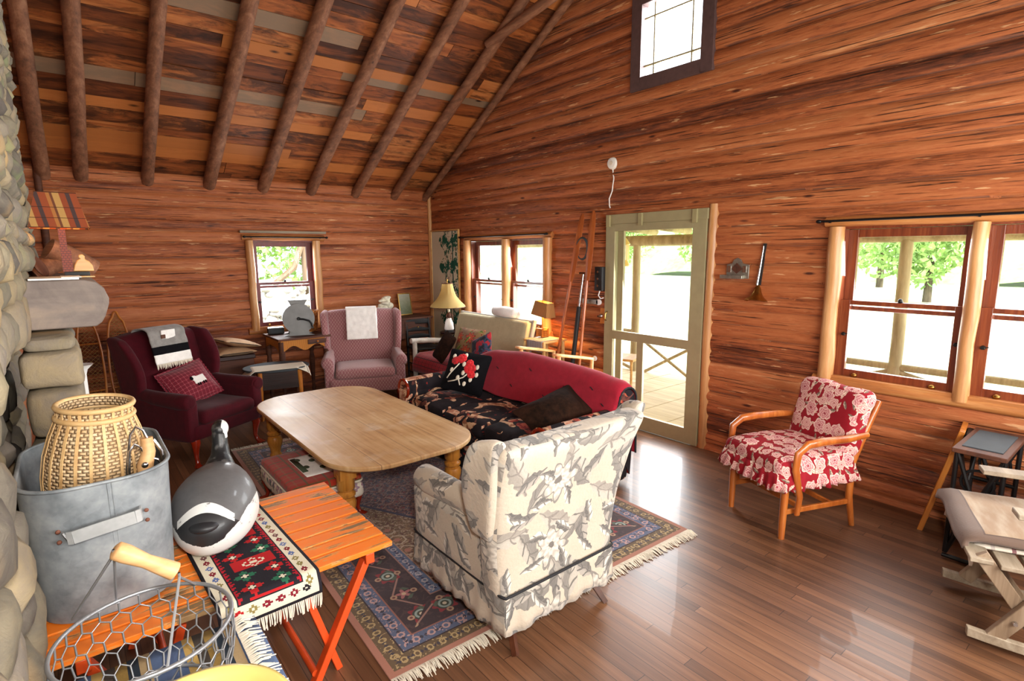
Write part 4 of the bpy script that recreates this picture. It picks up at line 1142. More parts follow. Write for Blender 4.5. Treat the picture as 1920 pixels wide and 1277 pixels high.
def pillow(name, label, cat, loc, rot, d, mat, puff=.05, group=None, parts=None, wave=0.0, ruffle=None):
    def fn(p):
        kx = abs(p.x)/(d[0]/2); ky = abs(p.y)/(d[1]/2)
        s = 1-.07*((1-kx*kx)*(ky > .5)*ky)
        return (p.x*(1-.06*(1-ky*ky)), p.y*(1-.06*(1-kx*kx)), p.z*(1-.85*max(kx, ky)**3.5)+wave*mnoise.noise(Vector((p.x*5, p.y*5, .3))))
    b = MB(); b.rbox((0, 0, 0), (d[0], d[1], d[2]), min(d[2]*.45, .04), 14, puff=puff, fn=fn)
    o = mesh_obj(name, b, mat, ang=180); tag(o, label, cat, group)
    o.location = loc; o.rotation_euler = rot
    if ruffle:
        r = MB(); n = 160; vs = []
        for k in range(n):
            a = 2*PI*k/n; c_, s_ = math.cos(a), math.sin(a); q = 1/max(abs(c_), abs(s_))
            x = c_*q*d[0]/2*.96; y = s_*q*d[1]/2*.96
            for e, zz in ((0, 0), (ruffle, .008*math.sin(k*1.9))): vs.append((x*(1+e/d[0]*2), y*(1+e/d[1]*2), zz))
        r.add(vs, [(2*k, 2*k+1, (2*k+3) % (2*n), (2*k+2) % (2*n)) for k in range(n)])
        mesh_obj('ruffle', r, mat, o, ang=180)
    if parts: parts(o)
    return o
def sheep(o, at, s, zoff, rot=0):
    b = MB(); z = zoff
    T = Matrix.Translation((at[0], at[1], z)) @ Matrix.Rotation(rot, 4, 'Z')
    b.T = T; b.rbox((0, 0, 0), (.08*s, .055*s, .006), .003, 6); b.ball((-.028*s, .018*s, .001), (.022*s, .02*s, .004), 6); mesh_obj('sheep_applique', b, M['whitecloth'], o, ang=180)
    b = MB(); b.T = T; b.ball((-.044*s, .022*s, .003), (.012*s, .015*s, .004), 6)
    for x in (-.026, -.012, .014, .028): b.box((x*s, -.034*s, 0), (.007*s, .02*s, .006))
    mesh_obj('sheep_face', b, M['blackcloth'], o, ang=180)
pillow('throw_pillow', 'burgundy checked pillow with a woolly sheep on the burgundy wing chair', 'pillow', (-3.50, -1.70, .605), (math.radians(52), math.radians(-12), math.radians(22)), (.40, .36, .07), M['check'], .045, ruffle=.016, parts=lambda o: sheep(o, (.05, -.02), 1.25, .078))
def psurf(x, y, d, puff):
    kx = min(1, abs(x)/(d[0]/2)); ky = min(1, abs(y)/(d[1]/2))
    return (d[2]/2+puff*max(0, (1-kx*kx)*(1-ky*ky))**.6)*(1-.85*max(kx, ky)**3.5)+.003
def flower_pillow(o):
    d, pf = (.42, .40, .08), .05
    def Z(x, y): return psurf(x, y, d, pf)
    b = MB()
    for (x, y, r) in ((-.10, .07, .036), (-.045, .10, .045), (.06, .02, .052), (.045, .07, .034), (.085, -.03, .034)):
        for k in range(8):
            a = k*2*PI/8; px, py = x+r*.6*math.cos(a), y+r*.6*math.sin(a); b.ball((px, py, Z(px, py)), (r*.5, r*.5, .009), 6)
        b.ball((x, y, Z(x, y)+.004), (r*.5, r*.5, .009), 6)
    mesh_obj('red_petals', b, M['maroon_bright'], o, ang=180)
    b = MB()
    for (x, y) in ((-.02, .14), (-.125, .11), (-.005, .05), (.12, .05), (.13, -.02), (.09, -.075), (.01, -.03), (-.03, -.08), (.04, -.12), (-.11, -.02)): b.ball((x, y, Z(x, y)), (.017, .024, .006), 6)
    for pts in ([(.06, -.02), (.02, -.07), (-.06, -.11), (-.12, -.13)], [(-.05, .05), (-.08, 0), (-.12, -.06), (-.14, -.10)], [(-.02, -.09), (.0, -.14)]): b.tube([(x, y, Z(x, y)) for x, y in pts], .006, 6)
    mesh_obj('leaf_stitching', b, M['fringe'], o, ang=180, merge=False)
M['maroon_bright'] = plain('bright_red_wool', (186, 22, 30), .9, var=.25, scale=60, sheen=.2)
pillow('throw_pillow', 'black pillow with embroidered red flowers at the far end of the sofa', 'pillow', (-1.50, -3.06, .645), (math.radians(62), math.radians(8), math.radians(-58)), (.42, .40, .08), M['blackcloth'], .05, parts=flower_pillow)
pillow('throw_pillow', 'dark brown fur pillow leaning at the near end of the sofa seat', 'pillow', (-1.55, -4.30, .565), (math.radians(30), math.radians(-11), 0), (.60, .34, .08), M['fur'], .06, wave=.02)
M['tapestry'] = MT('floral_tapestry'); _m = M['tapestry']; _u, _v, _ = _m.xyz('UV'); _c = _m.mix(_m.noise(_u, _v, scale=8).ss(.4, .6), (150, 120, 84), (120, 92, 70))
_c = flower_layer(_m, _c, _u, _v, 6.0, 2.2, ((176, 60, 44), (200, 100, 70), (120, 40, 40), (210, 180, 90)), R=.45, n=8, prob=.9); _c = leaf_layer(_m, _c, _u, _v, 9, 5.1, (90, 110, 50), (140, 150, 80), (60, 80, 40), prob=.6)
M['tapestry'] = _m.done(_c, rough=.95)
M['darkprint'] = MT('dark_parrot_print'); _m = M['darkprint']; _u, _v, _ = _m.xyz('UV'); _n = _m.noise(_u, _v, scale=11, detail=2, dist=1)
M['darkprint'] = _m.done(_m.ramp(_n, [(.40, (26, 28, 40)), (.5, (46, 60, 84)), (.56, (150, 26, 40)), (.66, (170, 40, 46))], True), rough=.9)

# white-framed settee against the wall, cream back cushions
def settee():
    t = thing('log_settee', 'whitewashed log settee with a tan canvas back under the double window', 'settee', (-.62, -1.92, 0), -PI/2)
    W, D = 1.42, .72       # local +x = toward the camera, -y = into the room
    for s in (-1, 1):
        b = MB(); b.tube([(s*W/2, -.43, .66), (s*W/2, -.2, .645), (s*W/2, .20, .60)], [.032, .034, .030], 12); mesh_obj('armrest', b, M['whitewash'], t)
        b = MB(); b.cyl((s*W/2, -.38, 0), (s*W/2, -.38, .64), .030, .028); mesh_obj('front_post', b, M['whitewash'], t)
        b = MB(); b.tube([(s*W/2, .12, 0), (s*W/2, .20, .45), (s*W/2, .34, .98)], [.03, .03, .026], 12); mesh_obj('rear_post', b, M['whitewash'], t)
    for (y, z) in ((-.36, .36), (.16, .36)):
        b = MB(); b.cyl((-W/2, y, z), (W/2, y, z), .028); mesh_obj('rail', b, M['whitewash'], t)
    b = MB(); b.cyl((-W/2, .335, .955), (W/2, .335, .955), .024); mesh_obj('top_rail', b, M['whitewash'], t)
    b = MB(); b.rbox((0, -.10, .43), (W-.07, .56, .12), .04, 10, puff=.01); mesh_obj('seat_cushion', b, M['iron_flat'], t, ang=180)
    b = MB(); b.rbox((0, 0, 0), (W-.04, .12, .50), .04, 12, fn=lambda p: (p.x, p.y+(p.z+.25)*.28+.006*mnoise.noise(Vector(p)*5), p.z))
    o = mesh_obj('back_cushion', b, M['cream'], t, ang=180); o.location = (0, .17, .715)
settee()
b = MB()
def _pl(u, v):
    x = lerp(-.60, .62, u); y = lerp(-.46, .24, v); z = .505+.012*mnoise.noise(Vector((x*5, y*5, 0)))
    if v < .16: z = lerp(.30, .505, (v/.16)**.6); y = lerp(-.445, -.35, (v/.16)**2)
    return (x, y, z)
b.grid(_pl, 40, 30); o = mesh_obj('blanket', b, M['redplaid'], ang=180); o.location = (-.62, -1.85, 0); o.rotation_euler = (0, 0, -PI/2)
_s = o.modifiers.new('t', 'SOLIDIFY'); _s.thickness = .008; _s.offset = 1
tag(o, 'bright red plaid blanket spread over the settee seat', 'blanket')
pillow('throw_pillow', 'tan tapestry pillow with red flowers on the settee', 'pillow', (-.78, -2.06, .70), (math.radians(66), 0, math.radians(-80)), (.42, .38, .08), M['tapestry'], .04)
pillow('throw_pillow', 'dark brown rumpled pillow leaning at the left of the tapestry pillow', 'pillow', (-.98, -1.86, .66), (math.radians(70), math.radians(24), math.radians(-84)), (.20, .36, .08), M['fur'], .04)
pillow('throw_pillow', 'navy and red parrot print pillow at the right of the tapestry pillow', 'pillow', (-.86, -2.42, .69), (math.radians(66), math.radians(-24), math.radians(-80)), (.32, .34, .08), M['darkprint'], .04)
b = MB(); b.tube([(0, -.20, 0), (0, -.19, 0), (0, 0, .004), (0, .19, 0), (0, .20, 0)], [.03, .055, .064, .055, .03], 18)
b.tube([(.03, -.20, -.01), (.045, -.19, -.02), (.05, 0, -.02), (.045, .19, -.02), (.03, .20, -.01)], [.03, .045, .05, .045, .03], 14)
o = mesh_obj('rolled_towel', b, M['whitecloth'], ang=180); o.location = (-.30, -2.12, 1.035); tag(o, 'rolled white towel lying on top of the settee back', 'towel')

# pine armchair with brown cushion
def pine_chair():
    t = thing('pine_armchair', 'pale pine armchair with a brown corduroy cushion behind the sofa', 'armchair', (-.58, -3.27, 0), -PI/2)
    for s in (-1, 1):
        x = s*.27
        b = MB(); b.rbox((0, 0, 0), (.07, .50, .028), .01, 5); o = mesh_obj('armrest', b, M['pine'], t, ang=180); o.location = (x, -.02, .745); o.rotation_euler = (math.radians(-11), 0, 0)
        b = MB(); b.cyl((x, -.21, 0), (x, -.21, .775), .022, .02); mesh_obj('front_leg', b, M['pine'], t)
        b = MB(); b.tube([(x, .27, 0), (x, .22, .45), (x, .24, .70)], [.022, .022, .018], 10); mesh_obj('rear_leg', b, M['pine'], t)
    b = MB(); b.rbox((0, -.01, .57), (.46, .50, .12), .05, 10, puff=.02, fn=lambda p: (p.x, p.y, p.z-p.y*.25)); mesh_obj('seat_cushion', b, M['browncush'], t, ang=180)
    for y, z in ((-.2, .46), (.2, .42)): b = MB(); b.box((0, y, z), (.52, .025, .06)); mesh_obj('seat_rail', b, M['pine'], t, smooth=False)
pine_chair()

# ------------------------------------------------------------------ tables
def roundrect(hx, hy, r, n=8, e=1.0):
    out = []
    for cx, cy, a0 in ((hx-r, hy-r, 0), (-hx+r, hy-r, PI/2), (-hx+r, -hy+r, PI), (hx-r, -hy+r, 1.5*PI)):
        for k in range(n+1): a = a0+PI/2*k/n; out.append((cx+r*math.cos(a), cy+r*math.sin(a)))
    return out
def turned(mb, x, y, h, r):
    mb.lathe([(r*.62, 0), (r*.75, .01), (r*.80, .03), (r*.62, .05), (r*.74, .09), (r*.95, .13), (r, .16), (r*.88, .185), (r*.62, .195), (r*.94, .21), (r*.96, .225), (r*.66, .24), (r*.92, .26), (r*.9, h*.99-.0)], (x, y, 0), 20)
def coffee_table():
    t = thing('coffee_table', 'large low scrubbed pine table with rounded corners in the middle of the rug', 'table', (-2.61, -3.14, 0))
    b = MB(); b.prism(roundrect(.525, 1.065, .34, 12), .032, 'xy', (0, 0, .444)); mesh_obj('tabletop', b, M['top'], t, bevel=.008, ang=40)
    b = MB()
    for s in (-1, 1):
        b.box((s*.395, 0, .382), (.026, 1.54, .092)); b.box((0, s*.77, .382), (.80, .026, .092))
    mesh_obj('apron', b, M['honey'], t, bevel=.003, smooth=False)
    for sx in (-1, 1):
        for sy in (-1, 1):
            b = MB(); turned(b, sx*.40, sy*.77, .36, .062); b.box((sx*.40, sy*.77, .378), (.105, .105, .10)); mesh_obj('leg', b, M['honey'], t, ang=40)
coffee_table()

def footstool():
    t = thing('footstool', 'footstool with a red plaid needlepoint top beside the coffee table', 'footstool', (-3.09, -3.48, 0))
    for sx in (-1, 1):
        for sy in (-1, 1):
            b = MB(); cabriole(b, sx*.20, sy*.31, .17, .85, (sx, sy)); mesh_obj('leg', b, M['cherry'], t)
    b = MB(); b.rbox((0, 0, .185), (.48, .74, .11), .035, 10, fn=lambda p: (p.x+.004*math.sin(p.y*60), p.y+.004*math.sin(p.x*60), p.z)); mesh_obj('upholstery', b, M['fcream'], t, ang=180)
    b = MB(); b.rbox((0, 0, .262), (.46, .72, .07), .033, 12, puff=.010); mesh_obj('cushion_top', b, M['stool_plaid'], t, ang=180)
    b = MB(); pts = [(x*.99, y*.99, .246) for x, y in roundrect(.232, .362, .04, 5)]; b.tube(pts, .008, 6, closed=True); mesh_obj('piping', b, M['fringe'], t, ang=180)
    b = MB(); b.rbox((.02, -.02, .303), (.22, .40, .012), .004, 6); mesh_obj('centre_panel', b, M['whitecloth'], t, ang=180)
    b = MB()
    for k, (x, y) in enumerate(((-.05, .10), (.03, .04), (-.04, -.06), (.05, -.12), (.06, .13))): b.ball((x, y, .311), (.02, .03, .004), 6)
    b.box((-.07, 0, .310), (.035, .28, .006)); mesh_obj('embroidery', b, M['stool_motif'], t, ang=180)
_m = MT('cream_floral_print'); _u, _v, _ = _m.xyz('UV'); _c = flower_layer(_m, _m.mix(0.5, (216, 204, 186), (220, 210, 196)), _u, _v, 14, 1.2, ((190, 120, 130), (120, 140, 160), (150, 90, 100), (220, 200, 150)), R=.4, prob=.8); M['fcream'] = _m.done(leaf_layer(_m, _c, _u, _v, 16, 4.4, (70, 100, 96), (120, 140, 120), (60, 80, 80), prob=.6), rough=.9)
M['stool_plaid'] = mat_plaid('rust_plaid', (168, 52, 34), (150, 92, 54), (90, 84, 50), 16)
M['stool_motif'] = plain('dark_green_stitch', (60, 70, 50), .9)
footstool()

def oval_table():
    t = thing('oval_side_table', 'dark oval drop-leaf side table with a red kilim mat on it', 'side table', (-2.60, -1.08, 0), math.radians(-12))
    b = MB(); b.prism([(.33*math.cos(2*PI*k/40), .27*math.sin(2*PI*k/40)) for k in range(40)], .02, 'xy', (0, 0, .53)); mesh_obj('tabletop', b, M['slate'], t, bevel=.004, ang=40)
    for y in (-.17, .17): b = MB(); b.box((.02, y, .42), (.42, .02, .19)); mesh_obj('apron', b, M['darkwood'], t, smooth=False)
    for sx in (-1, 1):
        for sy in (-1, 1): b = MB(); b.tube([(sx*.20+.02, sy*.17, 0), (sx*.19+.02, sy*.165, .52)], [.017, .026], 10); mesh_obj('leg', b, M['oak'] if sy < 0 else M['brownwood'], t)
    b = MB(); b.cyl((-.18, -.0, .16), (.22, 0, .16), .014); mesh_obj('stretcher', b, M['brownwood'], t)
oval_table()
M['matred'] = None
def mat_smallkilim():
    m = MT('red_kilim_mat'); x, y, z = m.xyz('UV'); e = (.31-x.abs()).min(.15-y.abs()); n = m.noise(x, y, scale=200)
    c = m.mix(e > .075, (206, 196, 176), (150, 22, 34)); u = (x*18).fract()-.5; v = (y*18).fract()-.5
    c = m.mix((u.abs()+v.abs()).band(.1, .36)*e.band(.02, .065), c, (156, 40, 40)); c = m.mix(e.band(.012, .018), c, (40, 30, 40)); c = m.mix(e.band(.068, .075), c, (60, 40, 50))
    return m.done(c, rough=.95, bump=n, bs=.3, bd=.002)
M['matred'] = mat_smallkilim()
def small_mat():
    def fn(u, v):
        x = lerp(-.33, .33, u); y = lerp(-.15, .15, v); ex = max(0, abs(x)-.0); z = .5435
        r = math.hypot(x/.33, (y-.10)/.27)
        if x < -.20: z -= (-.20-x)**1.15*1.1; 
        if x > .22 and y < -.05: z -= (x-.22)*.9*(-.05-y)*6
        return (x*.96, y, z)
    b = MB(); b.grid(fn, 40, 16); o = mesh_obj('kilim_mat', b, M['matred'], ang=180); o.location = (-2.66, -1.17, 0); o.rotation_euler = (0, 0, math.radians(-8))
    tag(o, 'small red and cream kilim mat draped on the oval side table', 'mat')
    s = o.modifiers.new('t', 'SOLIDIFY'); s.thickness = .004; s.offset = 1
    b = MB(); rng = random.Random(2)
    for k in range(26):
        for u in (0, 1):
            p = Vector(fn(u, k/25)); b.tube([p, p+Vector((.02*(1 if u else -1), 0, -.012)), p+Vector((.03*(1 if u else -1), rng.uniform(-.004, .004), -.038))], .003, 4)
    mesh_obj('fringe', b, M['fringe'], o, ang=180)
small_mat()

def oak_table():
    t = thing('oak_side_table', 'golden oak table with reeded scalloped apron below the small window', 'table', (-2.185, -.49, 0), 0)
    b = MB(); b.prism([(-.30, -.31), (.30, -.31), (.30, .31), (-.30, .31)], .022, 'xy', (0, 0, .765)); mesh_obj('tabletop', b, M['brownwood'], t, bevel=.004)
    b = MB(); n = 40; top = .752
    out = [(-.27, top)]+[(lerp(-.27, .27, k/n), .655-.03*math.cos(PI*4*k/n)) for k in range(n+1)]+[(.27, top)]
    b.prism(out, .02, 'xz', (0, -.285, 0)); mesh_obj('apron', b, M['reed'], t, smooth=False)
    b = MB(); b.prism([(-.27, top), (-.27, .62), (-.1, .67), (.1, .67), (.27, .62), (.27, top)], .02, 'yz', (-.275, 0, 0)); mesh_obj('side_apron', b, M['reed'], t, smooth=False)
    b = MB(); b.box((.14, -.298, .715), (.22, .014, .055)); o = mesh_obj('drawer', b, M['brownwood'], t, bevel=.003)
    b = MB(); b.ball((.14, -.310, .715), (.012, .01, .012), 8); mesh_obj('knob', b, M['oak'], o)
    for sx in (-1, 1):
        for sy in (-1, 1): b = MB(); b.lathe([(.02, 0), (.024, .05), (.018, .1), (.03, .3), (.034, .42), (.022, .5), (.034, .54), (.034, .74)], (sx*.255, sy*.265, 0), 14); mesh_obj('leg', b, M['brownwood'], t)
oak_table()
def churn():
    t = thing('tin_churn', 'round grey tin drum churn with a crank on the oak table', 'churn', (-2.17, -.54, .777), math.radians(-14))
    b = MB(); b.tube([(0, -.11, .20), (0, -.10, .20), (0, .10, .20), (0, .11, .20)], [.165, .172, .172, .165], 36)
    b.tube([(0, -.115, .20), (0, -.10, .20)], [.176, .176], 36); mesh_obj('drum', b, M['greyenamel'], t, ang=40)
    b = MB(); b.prism([(-.07, .345), (-.105, .415), (.105, .415), (.07, .345)], .17, 'xz', (0, 0, 0)); mesh_obj('hopper', b, M['greyenamel'], t, bevel=.006)
    for y in (-.09, .09):
        b = MB(); b.prism([(-.17, 0), (-.11, .02), (-.10, .10), (.10, .10), (.11, .02), (.17, 0)], .014, 'xz', (0, y, 0)); mesh_obj('foot', b, M['greyenamel'], t, bevel=.002)
    b = MB(); b.cyl((0, -.11, .20), (0, -.15, .20), .022, .014); b.tube([(0, -.145, .20), (.05, -.15, .195), (.11, -.15, .175), (.135, -.15, .14), (.14, -.15, .10)], .011, 8); b.cyl((.14, -.15, .10), (.14, -.19, .10), .013, .013); mesh_obj('crank', b, M['iron'], t)
churn()
def radio():
    t = thing('clock_radio', 'small black clock radio on the left end of the oak table', 'radio', (-2.37, -.32, .777), math.radians(-8))
    b = MB(); b.rbox((0, 0, .042), (.18, .12, .075), .01, 5); mesh_obj('body', b, M['iron_flat'], t)
    b = MB(); b.box((0, -.062, .045), (.13, .003, .04)); mesh_obj('display', b, M['slate'], t)
    b = MB(); b.box((0, 0, .0815), (.16, .09, .003)); mesh_obj('top_plate', b, M['steel'], t)
radio()
b = MB(); b.lathe([(.08, 0), (.10, .005), (.115, .12), (.12, .24), (.128, .25), (.128, .262), (.112, .262), (.105, .1), (.0, .02)], n=30, sx=1, sy=.8, caps=False)
M['wicker'] = mat_basketw('honey_wicker', 26, 46, (150, 84, 34), (196, 126, 60), (70, 36, 16))
o = mesh_obj('wicker_basket', b, M['wicker'], loc=(-1.99, -.36, .777)); tag(o, 'honey wicker basket on the oak table behind the rose chair', 'basket')

def desk():
    t = thing('writing_desk', 'dark old wooden desk against the back wall in the corner', 'desk', (-.78, -.30, 0))
    b = MB(); b.prism([(-.45, -.24), (.45, -.24), (.45, .24), (-.45, .24)], .022, 'xy', (0, 0, .845)); mesh_obj('desktop', b, M['brownwood'], t, bevel=.004)
    b = MB(); b.box((0, -.20, .70), (.86, .03, .26)); b.box((0, .18, .70), (.86, .03, .26)); b.box((-.42, 0, .70), (.03, .38, .26)); b.box((.42, 0, .70), (.03, .38, .26)); mesh_obj('carcass', b, M['brownwood'], t, smooth=False)
    for s in (-1, 1):
        b = MB(); b.box((s*.21, -.218, .72), (.38, .012, .16)); o = mesh_obj('drawer', b, M['brownwood'], t, bevel=.003)
        b = MB(); b.ball((s*.21, -.235, .72), (.012, .012, .012), 8); mesh_obj('knob', b, M['brass'], o)
        for y in (-.19, .18): b = MB(); b.box((s*.42, y, .29), (.045, .045, .58)); mesh_obj('leg', b, M['brownwood'], t)
desk()
def ladderchair():
    t = thing('side_chair', 'black ladder-back side chair in front of the corner desk', 'chair', (-.60, -.74, 0), math.radians(-8))
    for s in (-1, 1):
        b = MB(); b.tube([(s*.17, -.17, 0), (s*.17, -.16, .46)], [.014, .017], 10); mesh_obj('leg', b, M['iron'], t)
        b = MB(); b.tube([(s*.17, .15, 0), (s*.165, .17, .46), (s*.16, .22, .84)], [.014, .018, .014], 10); mesh_obj('leg', b, M['iron'], t)
        for z in (.14, .26): b = MB(); b.cyl((s*.17, -.17, z), (s*.17, .15, z), .009); mesh_obj('rung', b, M['iron'], t)
    for z in (.12, .22, .34): b = MB(); b.cyl((-.17, -.165, z), (.17, -.165, z), .009); mesh_obj('rung', b, M['iron'], t)
    b = MB(); b.rbox((0, 0, .475), (.38, .36, .03), .013, 6); mesh_obj('seat', b, M['iron_flat'], t)
    for z in (.60, .69, .80): b = MB(); b.rbox((0, .165+(z-.46)*.13, z), (.33, .016, .05 if z < .75 else .075), .006, 5, fn=lambda p: (p.x, p.y+.012*(1-(p.x/.165)**2), p.z+.012*math.cos(p.x*20)*(p.z > 0))); mesh_obj('back_slat', b, M['iron'], t, ang=60)
ladderchair()
def picture():
    t = thing('picture_frame', 'small gilt-framed dark landscape picture standing on the corner desk', 'picture', (-.56, -.20, .857), 0.12, rot=(math.radians(-10), 0, .12))
    b = MB(); w, h = .10, .15
    for x in (-w, w): b.box((x, 0, .155), (.014, .016, .31))
    for z in (.007, .303): b.box((0, 0, z), (.2, .016, .014))
    mesh_obj('frame', b, M['brass'], t, bevel=.002)
    m = MT('dim_landscape'); x, y, z = m.xyz(); n = m.noise(x, z, scale=16, detail=4)
    b = MB(); b.box((0, .002, .155), (.19, .006, .29)); mesh_obj('picture_panel', b, m.done(m.ramp(n*.4+z*2.2, [(.3, (78, 84, 52)), (.6, (120, 120, 92)), (.85, (140, 136, 118))]), rough=.35), t)
picture()
b = MB(); rng_ = random.Random(8)
for k in range(16):
    a = rng_.uniform(0, 6.28); r = rng_.uniform(0, .06); b.ball((r*math.cos(a)+.01*k/16, r*math.sin(a)*.6, .05+.012*k*.9), (rng_.uniform(.025, .045), rng_.uniform(.02, .035), rng_.uniform(.018, .034)), 7)
b.lathe([(.05, 0), (.055, .01), (.035, .05)], n=16)
M['bone'] = plain('bleached_coral', (214, 200, 178), .8, var=.25, scale=30)
o = mesh_obj('coral_ornament', b, M['bone'], loc=(-.95, -.34, .857), ang=180, merge=False); o.scale = (1.45, 1.45, 1.3); tag(o, 'knobbly white coral ornament standing at the left of the small picture', 'ornament')

def panel():
    t = thing('painted_panel', 'tall pale panel painted with green pine boughs in the corner', 'painting', (-.048, -.45, 0), RW)
    b = MB(); b.box((0, 0, 1.04), (.70, .012, 1.96)); o = mesh_obj('canvas', b, mat_screenpaint(), t, smooth=False)
    b = MB()
    for x in (-.355, .355): b.box((x, -.004, 1.04), (.014, .026, 2.0))
    for z in (.045, 2.035): b.box((0, -.004, z), (.72, .026, .014))
    mesh_obj('frame', b, M['pine'], t, smooth=False)
panel()
def trunk():
    t = thing('blanket_chest', 'dark wooden chest behind the burgundy chair with cushions on it', 'chest', (-3.00, -.34, 0))
    b = MB(); b.box((0, 0, .29), (.62, .42, .54)); mesh_obj('body', b, M['brownwood'], t, bevel=.006)
    b = MB(); b.box((0, 0, .585), (.65, .45, .045)); mesh_obj('lid', b, M['darkwood'], t, bevel=.006)
trunk()
def tick(name, label, loc, rot, d):
    def ed(o):
        b = MB(); b.tube([(x, y, 0) for x, y in roundrect(d[0]/2*.955, d[1]/2*.955, .03, 4)], .004, 5, closed=True); mesh_obj('piping', b, M['piping'], o)
    return pillow(name, label, 'cushion', loc, rot, d, M['cream2'], .02, 'tan cushions stacked on the chest', parts=ed)
tick('seat_cushion', 'flat tan cushion at the bottom right of the pile on the chest', (-2.88, -.40, .640), (0, 0, .1), (.42, .40, .05))
tick('seat_cushion', 'tilted pale cushion sliding off the top right of the pile on the chest', (-2.83, -.38, .735), (0, math.radians(14), .25), (.42, .40, .05))
tick('seat_cushion', 'flat tan cushion at the bottom left of the pile on the chest', (-3.22, -.42, .643), (0, 0, -.1), (.30, .36, .05))
tick('seat_cushion', 'tan cushion tilted on the left of the pile on the chest', (-3.21, -.40, .735), (0, math.radians(10), -.1), (.30, .36, .05))

# bentwood-armed chair with rose print
def rose_chair():
    t = thing('rose_print_armchair', 'maple armchair with red rose-print cushions under the big windows', 'armchair', (-.73, -5.635, 0), math.radians(-112))
    W = .225
    for s in (-1, 1):
        b = MB(); b.tube([(s*W, -.25, 0), (s*W, -.25, .10), (s*W, -.245, .40)], [.018, .021, .024], 12); mesh_obj('leg', b, M['maple'], t)
        b = MB(); b.tube([(s*W, .30, 0), (s*W, .255, .20), (s*W, .25, .42), (s*W, .34, .62), (s*W, .43, .80)], [.016, .022, .024, .021, .016], 12); mesh_obj('rear_leg', b, M['maple'], t)
        x = s*(W+.055)
        b = MB(); b.tube([(x-s*.02, -.18, .16), (x, -.19, .28), (x, -.235, .46), (x, -.225, .555), (x, -.16, .60), (x, -.05, .608), (x, .14, .605), (x-s*.03, .33, .60)], [.018, .020, .023, .025, .026, .026, .024, .018], 12, sq=.75); mesh_obj('armrest', b, M['maple'], t)
        b = MB(); b.beam((s*W, -.25, .17), (s*W, .27, .17), .018, .032); mesh_obj('side_stretcher', b, M['maple'], t, bevel=.003)
        b = MB(); b.beam((s*W, -.25, .37), (s*W, .25, .35), .022, .05); mesh_obj('seat_rail', b, M['maple'], t, bevel=.003)
    for y in (-.10, .12): b = MB(); b.beam((-W, y, .17), (W, y, .17), .02, .03); mesh_obj('cross_stretcher', b, M['maple'], t, bevel=.003)
    b = MB(); b.beam((-W, -.25, .37), (W, -.25, .37), .022, .05); mesh_obj('front_rail', b, M['maple'], t, bevel=.003)
    for y, z in ((.36, .66), (.43, .78)): b = MB(); b.beam((-W, y, z), (W, y, z), .016, .045); mesh_obj('back_rail', b, M['maple'], t, bevel=.003)
    b = MB(); b.rbox((0, -.03, .44), (.52, .58, .12), .05, 14, puff=.025, fn=lambda p: (p.x, p.y, p.z+.01*mnoise.noise(Vector(p)*7))); mesh_obj('seat_cushion', b, M['fred'], t, ang=180)
    # ruffle
    n = 200; vs = []; per = roundrect(.262, .30, .05, 8); P = [Vector(p) for p in per]; Ls = [(P[i]-P[(i+1) % len(P)]).length for i in range(len(P))]; tot = sum(Ls)
    for k in range(n):
        d = tot*k/n; i = 0
        while d > Ls[i]: d -= Ls[i]; i += 1
        p = P[i].lerp(P[(i+1) % len(P)], d/Ls[i]); nn = p.normalized(); w = math.sin(k*2*PI*38/n)+.5*math.sin(k*.7)
        for z, o_, a in ((.43, 0, 0), (.39, .012, .004), (.355, .022, .009), (.325+.006*math.sin(k*.9), .028, .013)): q = p+nn*(o_+a*w); vs.append((q.x, q.y-.03, z))
    b = MB(); b.add(vs, [(4*k+j, 4*((k+1) % n)+j, 4*((k+1) % n)+j+1, 4*k+j+1) for k in range(n) for j in range(3)]); o = mesh_obj('ruffle', b, M['fred'], t, ang=180)
    s = o.modifiers.new('t', 'SOLIDIFY'); s.thickness = .003
    b = MB(); b.rbox((0, 0, 0), (.50, .13, .42), .055, 12, fn=lambda p: (p.x*(1+.04*(p.z > .1)), p.y+.25*(p.z+.2)*1.0-.02*(1-(p.x/.25)**2)+.012*mnoise.noise(Vector(p)*6), p.z+.02*mnoise.noise(Vector((p.x*5, 0, 2)))*(p.z > 0))); o = mesh_obj('back_cushion', b, M['fred'], t, ang=180); o.location = (0, .245, .66)
rose_chair()

